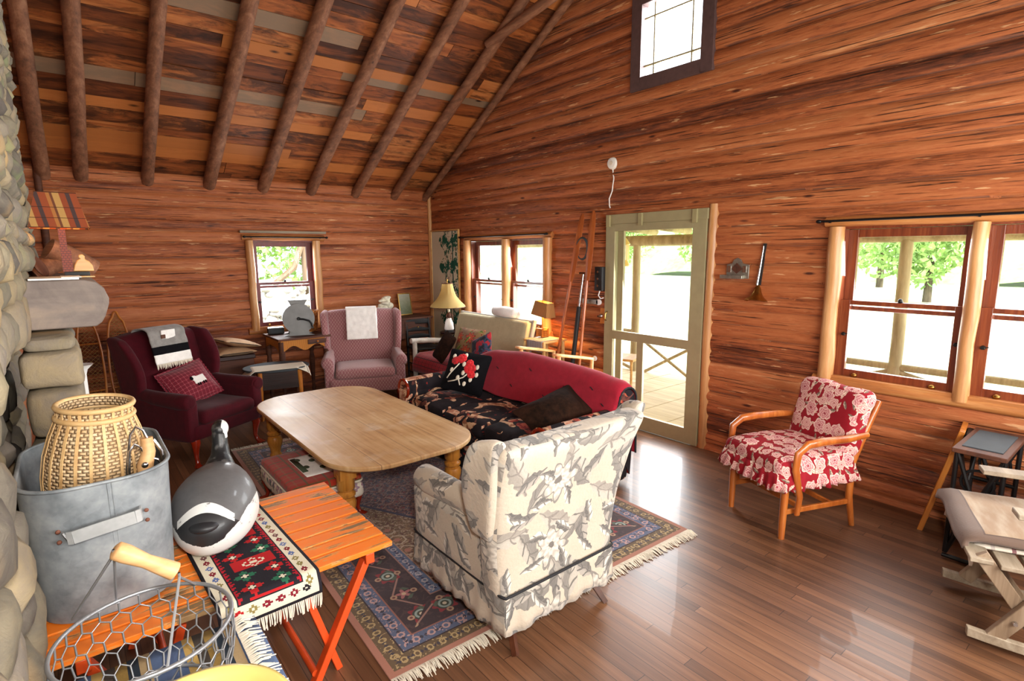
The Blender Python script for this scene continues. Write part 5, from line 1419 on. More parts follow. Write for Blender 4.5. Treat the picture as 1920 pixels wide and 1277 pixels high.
def treadle():
    t = thing('treadle_table', 'small table with slate top on a black iron treadle base', 'table', (-.345, -6.535, 0), 0.0)
    H = .665
    b = MB(); b.prism([(-.27, -.115), (.27, -.115), (.27, .115), (-.27, .115)], .025, 'xy', (0, 0, H-.012)); mesh_obj('tabletop', b, M['brownwood'], t, bevel=.004)
    b = MB(); b.box((.0, .0, H+.003), (.40, .17, .006)); mesh_obj('slate_inset', b, M['slate'], t, smooth=False)
    for s in (-1, 1):
        b = MB(); x = s*.21
        for a, c in (((x, -.10, .64), (x, .10, .04)), ((x, .10, .64), (x, -.10, .04)), ((x, -.10, .64), (x, -.10, .04)), ((x, .10, .64), (x, .10, .04)), ((x, -.11, .02), (x, .11, .02)), ((x, -.10, .37), (x, .10, .37))): b.tube([a, c], .012, 8)
        for k in range(2):
            pts = [(x, .07*math.cos(2*PI*j/16), .48-.26*k+.07*math.sin(2*PI*j/16)) for j in range(16)]; b.tube(pts, .008, 6, closed=True)
        mesh_obj('iron_leg', b, M['iron'], t)
    b = MB(); b.tube([(-.21, .08, .62), (.21, .08, .12)], .009, 8); b.tube([(-.21, .08, .12), (.21, .08, .62)], .009, 8); b.tube([(-.21, 0, .10), (.21, 0, .10)], .01, 8); mesh_obj('cross_brace', b, M['iron'], t)
    b = MB(); b.box((0, 0, .12), (.34, .2, .012)); mesh_obj('treadle_plate', b, M['iron'], t, smooth=False)
treadle()
def fire_screen():
    t = thing('framed_board', 'narrow slate grey board with wooden rim leaning beside the treadle table', 'board', (-.165, -6.235, 0), 0, rot=(math.radians(12), 0, math.radians(8)))
    b = MB()
    b.box((0, 0, .34), (.20, .014, .66)); mesh_obj('board', b, M['slate'], t, smooth=False)
    b = MB()
    for x in (-.11, .11): b.box((x, 0, .34), (.02, .028, .69))
    for z in (.005, .68): b.box((0, 0, z), (.22, .028, .02))
    mesh_obj('rim', b, M['oak'], t, bevel=.003, smooth=False)
    b = MB(); b.rbox((0, -.05, .62), (.20, .07, .11), .02, 5); mesh_obj('padding', b, M['iron_flat'], t)
fire_screen()

def rocker():
    # only its front half is inside the picture
    t = thing('rocking_chair', 'weathered grey wooden rocking chair with a tan blanket at the right edge', 'rocking chair', (-.92, -7.015, 0), math.radians(-157.4))
    # local -y is the front of the chair
    for s in (-1, 1):
        x = s*.25
        b = MB()
        pts = [(lerp(-.46, .50, k/14)) for k in range(15)]
        out = [(y, .012+.16*(y-.02)**2) for y in pts]+[(y, .052+.16*(y-.02)**2) for y in pts[::-1]]
        b.prism(out, .032, 'yz', (x, 0, 0)); mesh_obj('rocker', b, M['greywood_x'], t, bevel=.003, ang=30)
        b = MB(); b.beam((x*.98, -.37, .06), (x*.98, -.02, .62), .06, .028, up=(1, 0, 0)); b2 = mesh_obj('leg', b, M['greywood'], t, bevel=.003)
        b = MB(); b.beam((x*.86, -.44, .42), (x*.86, -.16, .03), .055, .026, up=(1, 0, 0)); mesh_obj('brace_leg', b, M['greywood'], t, bevel=.003)
        b = MB(); b.box((x*1.04, -.06, .645), (.09, .60, .022)); mesh_obj('armrest', b, M['greywood_x'], t, bevel=.004)
        b = MB(); b.beam((x*.9, -.02, .30), (x*.9, .28, 1.0), .05, .03, up=(1, 0, 0)); mesh_obj('back_post', b, M['greywood'], t, bevel=.003)
        for (y, z) in ((-.31, .16), (-.12, .46)):
            b = MB(); b.cyl((x*1.06, y, z), (x*1.06+s*.012, y, z), .010, .008); mesh_obj('bolt', b, M['steel'], t)
    for k in range(5):
        b = MB(); y = -.44+k*.105; b.box((0, y, .40-k*.012), (.50, .08, .02)); mesh_obj('seat_slat', b, M['greywood_x'], t, bevel=.003)
    for k in range(4):
        b = MB(); x = -.18+k*.12; b.beam((x, .03, .40), (x, .30, 1.02), .09, .018, up=(1, 0, 0)); mesh_obj('back_slat', b, M['greywood'], t, bevel=.003)
    b = MB(); b.beam((-.25, -.25, .14), (.25, -.25, .14), .03, .05); mesh_obj('stretcher', b, M['greywood_x'], t)
rocker()
def mat_tanblanket():
    m = MT('tan_bordered_blanket'); x, y, z = m.xyz('UV'); n = m.noise(x, y, scale=180); e = (.30-x.abs()).min(y+.30+.37)
    xx, yy, zz = m.xyz(); e = (.32-xx.abs()).min(yy+.28); l = m.noise(xx*3, yy*12, scale=1.4, detail=3)
    c = m.mix(l.ss(.4, .62), (164, 134, 104), (184, 164, 140)); c = m.mix(e < .055, c, (112, 90, 78)); c = m.mix(e.band(.05, .057), c, (90, 70, 62))
    return m.done(m.mix(n*.25, c, (90, 76, 66)), rough=.95, bump=n, bs=.4, bd=.003, sheen=.2)
def drape(name, label, cat, loc, rz, W, D, mat, hang, thick, z0, seedv, front=True):
    def fn(u, v):
        x = lerp(-W/2, W/2, u); y = lerp(-D/2-hang, D/2, v); z = z0
        if y < -D/2: k = (-D/2-y); z -= k*.95; y = -D/2-.02-.10*k
        ex = max(0, abs(x)-W/2+.06); z -= ex*ex*5
        nn = mnoise.noise(Vector((x*5+seedv, y*5, 0))); return (x+.01*nn, y+.012*nn, z+.012*nn)
    b = MB(); b.grid(fn, 36, 30); o = mesh_obj(name, b, mat, ang=180); tag(o, label, cat)
    s = o.modifiers.new('t', 'SOLIDIFY'); s.thickness = thick; s.offset = 1
    o.location = loc; o.rotation_euler = (0, 0, rz); return o
M['plaidpale'] = mat_plaid('pale_plaid_wool', (214, 204, 190), (150, 130, 130), (120, 60, 70), 14)
drape('blanket', 'pale plaid blanket under the tan blanket on the rocking chair', 'blanket', (-.85, -6.80, 0), math.radians(-157.4), .54, .46, M['plaidpale'], .10, .012, .425, 3)
drape('blanket', 'tan wool blanket with brown border on the rocking chair seat', 'blanket', (-.855, -6.79, 0), math.radians(-157.4), .58, .52, mat_tanblanket(), .045, .022, .455, 9)
# ------------------------------------------------------------------ rug
def rug():
    t = thing('persian_rug', 'worn Persian rug with navy and rust borders under the coffee table', 'rug', (-2.335, -3.66, 0), math.radians(-2.0))
    hx, hy = 1.0, 1.64
    b = MB(); b.grid(lambda u, v: (lerp(-hx, hx, u), lerp(-hy, hy, v), .008+.0015*math.sin(u*9)*math.sin(v*13)), 50, 80)
    b.box((0, 0, .003), (2*hx, 2*hy, .005)); mesh_obj('pile', b, mat_rug(hx, hy), t, ang=180, merge=False)
    rng = random.Random(4)
    for s in (-1, 1):
        b = MB(); n = 420
        for k in range(n):
            x = lerp(-hx, hx, (k+.5)/n); L = rng.uniform(.045, .085); dx = rng.uniform(-.012, .012)
            b.tube([(x, s*hy, .006), (x+dx*.5, s*(hy+L*.5), .009+rng.uniform(0, .006)), (x+dx, s*(hy+L), .003)], [.0030, .0034, .0022], 4, caps=False)
        mesh_obj('fringe', b, M['fringe'], t, ang=180, merge=False)
rug()

# ------------------------------------------------------------------ orange folding tables and what stands on them
def slat_table(name, label, x0, x1, y0, y1, h, n, legs=True):
    t = thing(name, label, 'table', ((x0+x1)/2, (y0+y1)/2, 0)); W = x1-x0; D = y1-y0
    for k in range(n):
        b = MB(); w = D/n; b.box((0, -D/2+w*(k+.5), h-.011), (W, w-.013, .022)); mesh_obj('slat', b, M['orange'], t, bevel=.003)
    for x in (-W/2+.10, 0, W/2-.10):
        b = MB(); b.box((x, 0, h-.045), (.038, D-.02, .045)); mesh_obj('rail', b, M['orange_leg'], t, bevel=.003)
    if legs:
        for y in (-D/2+.05, D/2-.05):
            for s in (-1, 1):
                b = MB(); b.beam((s*(W/2-.10), y, h-.05), (s*(W/2-.345), y, 0), .030, .042, up=(0, 1, 0)); mesh_obj('leg', b, M['orange_leg'], t, bevel=.003)
                b = MB(); b.beam((s*(W/2-.37), y+.032, h-.06), (s*(W/2-.235), y+.032, 0), .028, .040, up=(0, 1, 0)); mesh_obj('leg', b, M['orange_leg'], t, bevel=.003)
        for s in (-1, 1):
            b = MB(); b.cyl((s*(W/2-.34), -D/2+.05, .045), (s*(W/2-.34), D/2-.05, .045), .014); mesh_obj('stretcher', b, M['orange_leg'], t)
    return t
slat_table('folding_table', 'worn orange slatted folding table carrying the bucket and the goose', -4.43, -3.29, -5.13, -4.33, .52, 9)
slat_table('folding_table', 'orange slatted table under the blue rag rug nearest the camera', -4.37, -3.87, -6.25, -5.24, .50, 9, True)

def kilim():
    W, L = .36, .78
    m = mat_kilim(W/2, .42)
    t = thing('kilim_runner', 'small cream kilim with red diamond centre lying under the goose', 'rug', (-3.80, -4.80, 0), math.radians(2))
    def fn(u, v):
        x = lerp(-W/2, W/2, u); y = lerp(-.42, .42, v); z = .5225
        e = -.335-y
        if e > 0: z -= e*.98; yy = -.345-.02*min(1, e/.05)
        else: yy = y
        return (x, yy, z+.0015*mnoise.noise(Vector((x*9, y*9, 0))))
    b = MB(); nu, nv = 24, 60; b.grid(fn, nu, nv)
    o = mesh_obj('weave', b, m, t, ang=180)
    uvl = o.data.uv_layers['UVMap']; me = o.data
    inv = {}
    for j in range(nv+1):
        for i in range(nu+1): p = fn(i/nu, j/nv); inv[(round(p[0], 5), round(p[1], 5), round(p[2], 5))] = (lerp(-W/2, W/2, i/nu), lerp(-.42, .42, j/nv))
    for l in me.loops:
        c = me.vertices[l.vertex_index].co; uvl.data[l.index].uv = inv.get((round(c.x, 5), round(c.y, 5), round(c.z, 5)), (c.x, c.y))
    s = o.modifiers.new('t', 'SOLIDIFY'); s.thickness = .004; s.offset = 1
    b = MB(); rng = random.Random(6)
    for k in range(52):
        p = Vector(fn((k+.5)/52, 0)); d = rng.uniform(-.008, .008); b.tube([p, p+Vector((d*.4, -.004, -.025)), p+Vector((d, -.002, -rng.uniform(.045, .06)))], [.0028, .0026, .002], 5, caps=False)
    mesh_obj('fringe', b, M['fringe'], t, ang=180, merge=False)
kilim()

def bucket():
    t = thing('galvanised_boiler', 'large oval galvanised steel boiler bucket on the orange table', 'bucket', (-4.235, -4.665, .522))
    def sec(w, d, r, z, n=9): return [(x, y, z) for x, y in roundrect(w+.012, d, r, n)]
    rings = [sec(.175, .275, .14, 0), sec(.182, .285, .145, .004), sec(.190, .305, .15, .24), sec(.198, .318, .155, .47), sec(.198, .318, .155, .476), sec(.194, .314, .152, .476), sec(.186, .30, .148, .24), sec(.178, .28, .14, .012)]
    n = len(rings[0]); b = MB(); vs = [p for r in rings for p in r]
    fs = [(j*n+i, j*n+(i+1) % n, (j+1)*n+(i+1) % n, (j+1)*n+i) for j in range(len(rings)-1) for i in range(n)]+[tuple(range(n))[::-1], tuple((len(rings)-1)*n+i for i in range(n))]
    b.add(vs, fs); mesh_obj('body', b, M['galv'], t, ang=50)
    b = MB(); b.tube(sec(.199, .319, .156, .476), .0065, 8, closed=True); mesh_obj('rolled_rim', b, M['galv'], t, ang=180)
    b = MB()
    for x in (.022, .034): b.tube([(x, -.281, .01), (x, -.304, .24), (x, -.3195, .47)], .0022, 5)
    mesh_obj('seam', b, M['galv'], t)
    b = MB(); T = []
    pts = [(-.098, -.309, .325), (-.094, -.338, .327), (-.08, -.345, .328), (.0, -.345, .336), (.085, -.345, .344), (.10, -.338, .345), (.104, -.311, .345)]
    for (x0, y0, z0), (x1, y1, z1) in zip(pts, pts[1:]): b.beam((x0, y0, z0), (x1, y1, z1), .042, .005, up=(0, 0, 1) if False else (0, -1, .01))
    mesh_obj('strap_handle', b, M['galv_light'], t)
    for x in (-.115, .118):
        for z in (.31, .345):
            b = MB(); b.ball((x, -.312, z), (.007, .005, .007), 6); mesh_obj('rivet', b, M['rust'], t)
M['galv_light'] = plain('brighter_tin', (176, 178, 178), .45, metal=.3, var=.12, scale=20); M['rust'] = plain('rusty_rivet', (112, 66, 48), .7)
bucket()
def creel():
    t = thing('splint_basket', 'pale woven splint basket with a narrow neck standing in the bucket', 'basket', (-4.245, -4.68, .74), rot=(math.radians(3), math.radians(4), 0)); t.scale = (.93, .93, .97)
    prof = [(.115, 0), (.15, .02), (.165, .12), (.168, .22), (.160, .30), (.142, .37), (.122, .425), (.116, .45), (.116, .475)]
    b = MB(); inner = [(r-.006, z) for r, z in prof[::-1]]; b.lathe(prof+inner, n=48, caps=False); mesh_obj('woven_body', b, M['creel'], t, ang=180)
    b = MB()
    for z in (.435, .475):
        b.tube([((.121 if z < .45 else .120)*math.cos(2*PI*k/40), (.121 if z < .45 else .12)*math.sin(2*PI*k/40), z) for k in range(40)], .010, 8, closed=True)
    mesh_obj('rim_hoop', b, M['rim'], t, ang=180)
    b = MB()
    for k in range(22):
        a = 2*PI*k/22; pts = [((r+.003)*math.cos(a), (r+.003)*math.sin(a), z) for r, z in prof[1:]]; 
        for p, q in zip(pts, pts[1:]): b.beam(p, q, .010, .003, up=(math.cos(a), math.sin(a), 0))
    mesh_obj('upright_splint', b, M['rim'], t, merge=False)
    return t
creel()
def tongs():
    t = thing('wire_skimmer', 'bright wire tongs with wooden grip sticking out of the bucket', 'tongs', (-4.10, -4.84, .0))
    b = MB()
    b.tube([(-.055, -.02, .86), (-.052, -.01, .98), (-.030, 0, 1.10), (-.012, 0, 1.125), (.008, 0, 1.11), (.030, 0, 1.04)], .0045, 8); mesh_obj('wire', b, M['steel'], t)
    b = MB(); b.tube([(-.048, -.03, .86), (-.046, -.022, .98), (-.038, -.015, 1.045), (-.022, -.01, 1.065), (-.004, -.01, 1.05), (.012, -.01, 1.0)], .0045, 8); mesh_obj('wire', b, M['steel'], t)
    b = MB(); b.tube([(.036, .01, 1.065), (.058, .01, 1.02), (.060, .01, .97)], .006, 8); b.tube([(.02, -.02, 1.01), (.04, -.02, 1.0), (.052, -.02, .97)], .004, 8); mesh_obj('wire', b, M['steel'], t)
    b = MB(); b.tube([(.016, 0, 1.08), (.018, -.005, 1.03), (.002, -.02, .985), (-.005, -.02, .93)], [.02, .022, .026, .02], 10); mesh_obj('grip', b, M['handle'], t)
    b = MB(); b.ball((.0, -.045, .995), (.011, .008, .011), 8); mesh_obj('bolt', b, M['steel'], t)
tongs()

def goose():
    t = thing('goose_decoy', 'painted wooden Canada goose decoy standing on the kilim', 'decoy', (-3.855, -4.63, .527), math.radians(-20))
    m = MT('painted_goose'); x, y, z = m.xyz(); n = m.noise(x, y, z, scale=22, detail=4, rough=.7); l = m.noise(x, y, z, scale=7, detail=2)
    c = m.mix(n*.6+l*.4, (66, 66, 68), (112, 110, 110))
    # white flank rising to a white band across the rump, black patch inside it
    yy = y+.02*(l-.5)
    wh = ((z+(n-.5)*.03-x*x*5.5) < (.080-(yy+.2)*.2)).max(((z+x*x*6-.226).abs() < .013)*(yy < -.12)*(x.abs() < .10))
    c = m.mix(((z+x*x*6) < .222)*(yy < -.12), c, (34, 34, 36))
    c = m.mix(wh, c, m.mix(n.ss(.62, .7), (222, 222, 218), (120, 118, 116)))
    body = m.done(c, rough=.45, bump=n, bs=.2, bd=.003, coat=.15)
    def fn(p):
        k = p.y/.265; taper = 1-.22*max(0, k)-.10*max(0, -k)
        zz = p.z*(1-.25*max(0, -k)) if p.z > 0 else p.z
        if zz < -.11: zz = -.11-(zz+.11)*.2-.0
        return (p.x*taper, p.y, zz+.02*max(0, k))
    b = MB(); b.ball((0, 0, .135), (.168, .265, .172), 22, fn); mesh_obj('body', b, body, t, ang=180)
    m2 = MT('goose_neck_paint'); x, y, z = m2.xyz(); n = m2.noise(x, y, z, scale=30, detail=3)
    c = m2.mix(n.ss(.5, .62)*.6, (24, 24, 26), (96, 94, 92)); c = m2.mix(((y-.240).abs() < .040)*((z-.410).abs() < .036)*(x > .012), c, (222, 222, 218))
    mn = m2.done(c, rough=.4)
    b = MB(); b.tube([(0, .13, .22), (0, .165, .26), (0, .20, .30), (0, .215, .35), (0, .22, .39), (0, .225, .405)], [.085, .062, .040, .033, .032, .028], 16); mesh_obj('neck', b, mn, t, ang=180)
    b = MB(); b.ball((0, .243, .408), (.035, .052, .040), 12); mesh_obj('head', b, mn, t, ang=180)
    b = MB(); b.ball((0, .298, .395), (.016, .034, .012), 8); mesh_obj('bill', b, M['iron_flat'], t, ang=180)
    b = MB(); b.ball((0, -.225, .165), (.055, .050, .024), 10); mesh_obj('tail', b, M['goose_black'], t, ang=180)
goose()

def blue_rugs():
    t = thing('rag_rug', 'blue striped rag rug with a cream fringed end on the near orange table', 'rug', (-4.17, -5.74, 0))
    b = MB(); b.grid(lambda u, v: (lerp(-.20, .235, u), lerp(-.50, .50, v), .510+.002*math.sin(u*20+v*6)), 20, 20); o = mesh_obj('weave', b, M['bluestripe'], t, ang=180); s = o.modifiers.new('t', 'SOLIDIFY'); s.thickness = .005; s.offset = 1
    b = MB(); rng = random.Random(3)
    for k in range(170):
        y = lerp(-.50, .50, k/169); L = rng.uniform(.045, .07); d = rng.uniform(-.015, .015)
        b.tube([(.232, y, .516), (.232+L*.5, y+d*.6, .524), (.232+L, y+d, .516)], [.0032, .003, .0022], 4, caps=False)
    mesh_obj('fringe', b, M['fringe'], t, ang=180, merge=False)
    def fn(u, v):
        x = lerp(-.20, .34, u); z = .5035
        if x > .305: z -= (x-.305)*4; x = .305
        return (x, lerp(-.52, .505, v), z)
    b = MB(); b.grid(fn, 40, 10); o = mesh_obj('table_cloth', b, M['bluecloth'], ang=180); o.location = (-4.17, -5.75, 0); tag(o, 'plain blue woven cloth under the striped rag rug, hanging over the table edge', 'cloth')
    s = o.modifiers.new('t', 'SOLIDIFY'); s.thickness = .003; s.offset = 1
blue_rugs()
def wire_basket():
    cx, cy, z1, z0 = -4.18, -5.52, .765, .535; R1, R0 = .198, .150
    t = thing('wire_egg_basket', 'hexagon wire basket with a wooden bail grip on the blue rug', 'basket', (cx, cy, 0))
    def P(a, k): 
        r = lerp(R0, R1, k)+.02*math.sin(k*PI); return Vector((r*math.cos(a), r*math.sin(a), lerp(z0, z1, k)))
    b = MB(); N = 26; rows = 5; h = 1/rows
    for j in range(rows+1):
        for i in range(N):
            o = .5*(j % 2); a0 = 2*PI*(i+o)/N; st = 2*PI/N; k = j*h
            # zigzag row
            p, q, r = P(a0-st/2, min(1, k+h*.18)), P(a0, max(0, k-h*.16)), P(a0+st/2, min(1, k+h*.18))
            b.tube([p, q], .0021, 4, caps=False); b.tube([q, r], .0021, 4, caps=False)
            if j < rows: b.tube([p, P(a0-st/2, min(1, k+h-h*.16))], .0026, 4, caps=False)
    mesh_obj('hexagon_mesh', b, M['wire'], t, merge=False, ang=180)
    b = MB(); b.tube([P(2*PI*k/48, 1) for k in range(48)], .0055, 8, closed=True); mesh_obj('rim_wire', b, M['wire'], t, ang=180)
    b = MB(); b.tube([P(2*PI*k/40, 0) for k in range(40)], .0045, 8, closed=True); b.tube([P(2*PI*k/40, 0)*.6+Vector((0, 0, z0*.4)) for k in range(40)], .003, 6, closed=True)
    for a in range(6): b.tube([P(a*PI/6, 0), P(a*PI/6+PI, 0)], .003, 5)
    mesh_obj('base_wire', b, M['wire'], t, ang=180, merge=False)
    A = Vector((-4.222-cx, -5.60-cy, 1.037)); B = Vector((-4.112-cx, -5.60-cy, .940)); d = (B-A).normalized()
    b = MB(); L = (B-A).length; b.tube([A-d*.004, A, A.lerp(B, .15), A.lerp(B, .5), A.lerp(B, .8), B, B+d*.003], [.014, .021, .022, .0165, .020, .022, .013], 18); mesh_obj('grip', b, M['handle'], t, ang=60)
    for s, tg in ((A, Vector((-4.329-cx, -5.349-cy, z1))), (A, Vector((-4.232-cx, -5.325-cy, z1))), (B, Vector((-4.158-cx, -5.715-cy, z1))), (B, Vector((-4.045-cx, -5.38-cy, z1)))):
        b = MB(); e = s+(d*.012 if s is B else -d*.006); b.tube([e, e+Vector((0, 0, -.012)), tg], .0034, 6); mesh_obj('bail_wire', b, M['wire'], t)
wire_basket()
def bowl():
    t = thing('enamel_basin', 'pale yellow enamel basin at the bottom edge beside the wire basket', 'bowl', (-4.135, -5.945, .512))
    r = .175; b = MB(); b.lathe([(.09, 0), (.11, .004), (.145, .08), (r-.012, .215), (r, .235), (r+.012, .242), (r+.013, .247), (r+.002, .249), (r-.016, .235), (.14, .09), (.10, .018), (.0, .012)], n=48, caps=False); mesh_obj('bowl', b, M['yellow'], t, ang=180)
bowl()

# ------------------------------------------------------------------ mantel things
def glow(name, loc, e, col, r=.02, parent=None):
    l = bpy.data.lights.new(name, 'POINT'); l.energy = e; l.color = col; l.shadow_soft_size = r; o = bpy.data.objects.new(name, l); COL.objects.link(o); o.location = loc
    if parent: o.parent = parent
def mantel_lamp():
    t = thing('table_lamp', 'lamp with striped wooden veneer shade and brick-like stem on the mantel', 'lamp', (-4.245, -3.60, 1.620), math.radians(0))
    b = MB(); b.rbox((.045, 0, .012), (.10, .08, .022), .004, 4); mesh_obj('base', b, M['iron_flat'], t)
    m = MT('brick_stem'); x, y, z = m.xyz(); i = (z*90).floor(); k = ((x+y)*70+i*.5).fract(); c = m.mix((k < .12).max((z*90).fract() < .16), (132, 52, 30), (60, 26, 18))
    b = MB(); b.box((.005, 0, .125), (.028, .028, .21)); b.box((.022, 0, .075), (.02, .026, .11)); mesh_obj('stem', b, m.done(c, rough=.6), t, smooth=False)
    def sh(m):
        x, y, z = m.xyz(); q = (x*8.5+y*8.5+.3).fract(); c = m.ramp(q, [(0, (70, 50, 48)), (.14, (142, 66, 34)), (.38, (164, 104, 52)), (.5, (104, 58, 36)), (.58, (176, 134, 76)), (.8, (136, 62, 32))], True)
        return m.mix(((z-.33).abs() < .0012).max((z-.28).abs() < .0012), c, (50, 26, 16))
    b = MB(); n = 4; pts = [(-1, -1), (1, -1), (1, 1), (-1, 1)]
    vs = [(x*.115, y*.10, .235) for x, y in pts]+[(x*.076, y*.07, .40) for x, y in pts]
    b.add(vs, [(0, 1, 5, 4), (1, 2, 6, 5), (2, 3, 7, 6), (3, 0, 4, 7)]); o = mesh_obj('shade', b, mat_shade('veneer_shade', sh, .10), t, smooth=False); s = o.modifiers.new('t', 'SOLIDIFY'); s.thickness = .002
    for sx, sy, z in ((.116, .101, .235), (.077, .071, .40)): b = MB(); b.tube([(x*sx, y*sy, z) for x, y in pts], .002, 4, closed=True); mesh_obj('shade_edge', b, M['brownwood'], t)
    b = MB(); b.ball((0, 0, .29), (.022, .022, .03), 8); mesh_obj('bulb', b, M['bulb'], t)
    glow('mantel_lamp_light', (0, 0, .265), 2.2, (1, .5, .16), .03, t)
M['bulb'] = MT('lit_bulb'); _b = M['bulb']; _b.done((255, 190, 110)); _b.b.inputs['Emission Color'].default_value = (1, .6, .25, 1); _b.b.inputs['Emission Strength'].default_value = 6; M['bulb'] = _b.mat
mantel_lamp()
b = MB(); out = [(-.04, 0), (.045, 0), (.04, .03), (.028, .05), (.018, .055), (.012, .062), (.014, .075), (.004, .085), (-.010, .082), (-.014, .07), (-.008, .062), (-.02, .055), (-.032, .03)]
b.prism(out, .018, 'xz'); o = mesh_obj('carved_figure', b, M['pine'], bevel=.004, loc=(-4.175, -3.575, 1.644)); tag(o, 'small carved blond wood figure beside the lamp stem', 'figurine')
b = MB(); b.box((0, 0, .004), (.17, .26, .007), .1); b.box((.07, .0, .010), (.07, .22, .003), .02); o = mesh_obj('paper_sheets', b, M['white'], loc=(-4.30, -3.92, 1.619), smooth=False); tag(o, 'white papers lying at the near end of the mantel', 'paper')
b = MB(); b.box((0, 0, .006), (.20, .16, .012), .05); o = mesh_obj('wooden_tray', b, M['pine'], bevel=.002, loc=(-4.24, -3.70, 1.6195)); o.location.y = -3.735; tag(o, 'thin blond board under the lamp foot on the mantel', 'board'); o.scale = (1, .6, .4)
for i, (c, a, r, L, lb) in enumerate((((-4.215, -3.34, 1.70), .55, .058, .22, 'thick dark firewood log leaning behind the mantel lamp'), ((-4.31, -3.37, 1.665), -.5, .045, .16, 'short reddish firewood log at the left behind the mantel lamp'))):
    b = MB(); b.tube([(-L/2, 0, 0), (0, .002, .004), (L/2, 0, 0)], [r, r*1.05, r*.96], 14); o = mesh_obj('firewood_log', b, M['rafter'], ang=50); o.location = c; o.rotation_euler = (0, a, .3); tag(o, lb, 'log', 'firewood on the mantel')
b = MB(); b.lathe([(0, 0), (.048, 0), (.055, .006), (.05, .012), (0, .010)], n=24); o = mesh_obj('wooden_plate', b, M['brownwood']); o.location = (-4.345, -3.56, 1.668); o.rotation_euler = (0, math.radians(66), math.radians(-20)); tag(o, 'small dark round plate leaning on the stones at the back of the mantel', 'plate')

def snowshoes():
    for i, (x, y, lb) in enumerate(((-4.13, -.30, 'netted wooden snowshoe leaning in the corner left of the burgundy chair'), (-3.90, -.24, 'netted wooden snowshoe standing right behind the burgundy chair wing'))):
        t = thing('snowshoe', lb, 'snowshoe', (x, y, .0), 0, 'snowshoes in the dark corner', rot=(math.radians(-9), 0, math.radians(6-10*i)))
        out = [(.10*math.sin(2*PI*k/40)*(1-.35*(k > 12 and k < 28)*(abs(k-20) < 4)), .60-.55*math.cos(2*PI*k/40)) for k in range(40)]
        b = MB(); b.tube([(a, 0, z) for a, z in out], .011, 8, closed=True)
        for z in (.36, .84): b.cyl((-.10, 0, z), (.10, 0, z), .009)
        mesh_obj('frame', b, M['oak'], t)
        b = MB()
        def hw(z): c = max(-1, min(1, (.60-z)/.55)); return .10*math.sqrt(max(0, 1-c*c))
        for k in range(-14, 34):
            for s in (-1, 1):
                z = k*.04
                prev = None
                for q in range(9):
                    xx = lerp(-.1, .1, q/8); zz = z+s*(q/8)*.2
                    if .05 < zz < 1.15 and abs(xx) <= hw(zz): 
                        if prev: b.tube([prev, (xx, 0, zz)], .0022, 3, caps=False)
                        prev = (xx, 0, zz)
                    else: prev = None
        mesh_obj('webbing', b, M['webbing'], t, merge=False)
M['webbing'] = plain('rawhide_webbing', (150, 120, 66), .7, var=.2)
snowshoes()
b = MB(); b.lathe([(.06, 0), (.055, .02), (.024, .05), (.022, 1.04), (.03, 1.07), (.055, 1.095), (.06, 1.10), (.05, 1.10), (.0, 1.085)], n=24, caps=False)
o = mesh_obj('pedestal_stand', b, M['white'], loc=(-4.255, -3.55, 0)); tag(o, 'slim white pedestal stand just behind the fireplace jamb', 'stand')
o.location = (-4.235, -3.15, 0)

# ------------------------------------------------------------------ throws on the wing chairs
def over_back(name, label, cat, loc, rz, xw, x0, zb, ztop, yf, yb, zf, zr, mats, lean, rows=None, fr=None):
    t = thing(name, label, cat, loc, rz)
    n = 44
    def fn(u, v):
        x = x0+lerp(-xw/2, xw/2, u)
        if v < .62: k = v/.62; z = lerp(zf, ztop-.03, k); y = yf+lean*(k-1)*.55-.0
        elif v < .78: th = (v-.62)/.16*PI; y = (yf+yb)/2-(yb-yf)/2*math.cos(th); z = ztop-.03+.035*math.sin(th)
        else: k = (v-.78)/.22; y = yb; z = lerp(ztop-.03, zr, k)
        return (x+.006*mnoise.noise(Vector((v*6, u*3, 1))), y+.006*mnoise.noise(Vector((u*7, v*9, 3))), z-.014*math.cos(u*PI*1.0)*0)
    b = MB(); nu = 24
    for j in range(n):
        mi = 0
        if rows:
            for a, c, k in rows:
                if a <= j/n < c: mi = k
        b.grid(lambda u, v, j=j: fn(u, (j+v)/n), nu, 1, m=mi)
    o = mesh_obj('cloth', b, mats, t, ang=180); s = o.modifiers.new('t', 'SOLIDIFY'); s.thickness = .008; s.offset = 0
    if fr:
        f = MB(); rng = random.Random(9); 
        for k in range(46): p = Vector(fn((k+.5)/46, 0)); f.tube([p, p+Vector((rng.uniform(-.006, .006), -.004, -rng.uniform(.03, .05)))], [.004, .0022], 4, caps=False)
        mesh_obj('fringe', f, M['fringe'], t, ang=180, merge=False)
    return t, fn
over_back('towel', 'white towel hanging over the back of the rose patterned wing chair', 'towel', (-1.60, -1.06, 0), math.radians(-22), .36, -.0, 0, 1.075, .212, .40, .70, .85, M['whitecloth'], .10)
t_, f_ = over_back('shawl', 'grey wool throw with black stripe and fringe over the burgundy chair', 'throw', (-3.47, -1.73, 0), math.radians(31), .34, -.04, 0, 1.095, .225, .42, .80, .90, [M['greycloth'], M['blackcloth'], M['whitecloth']], .13, rows=((0, .16, 2), (.16, .18, 0), (.18, .34, 1)), fr=True)
b = MB(); p = Vector(f_(.5, .56)); b.T = Matrix.Translation(p+Vector((0, -.008, 0))); b.rbox((0, 0, 0), (.13, .010, .08), .004, 5); mesh_obj('sheep_motif', b, M['whitecloth'], t_, ang=180)
b = MB(); b.T = Matrix.Translation(p+Vector((-.05, -.012, -.015))); b.rbox((0, 0, 0), (.04, .010, .035), .004, 5); mesh_obj('motif_shadow', b, M['browncush'], t_, ang=180)  # small brown patch low on one side of the sheep motif

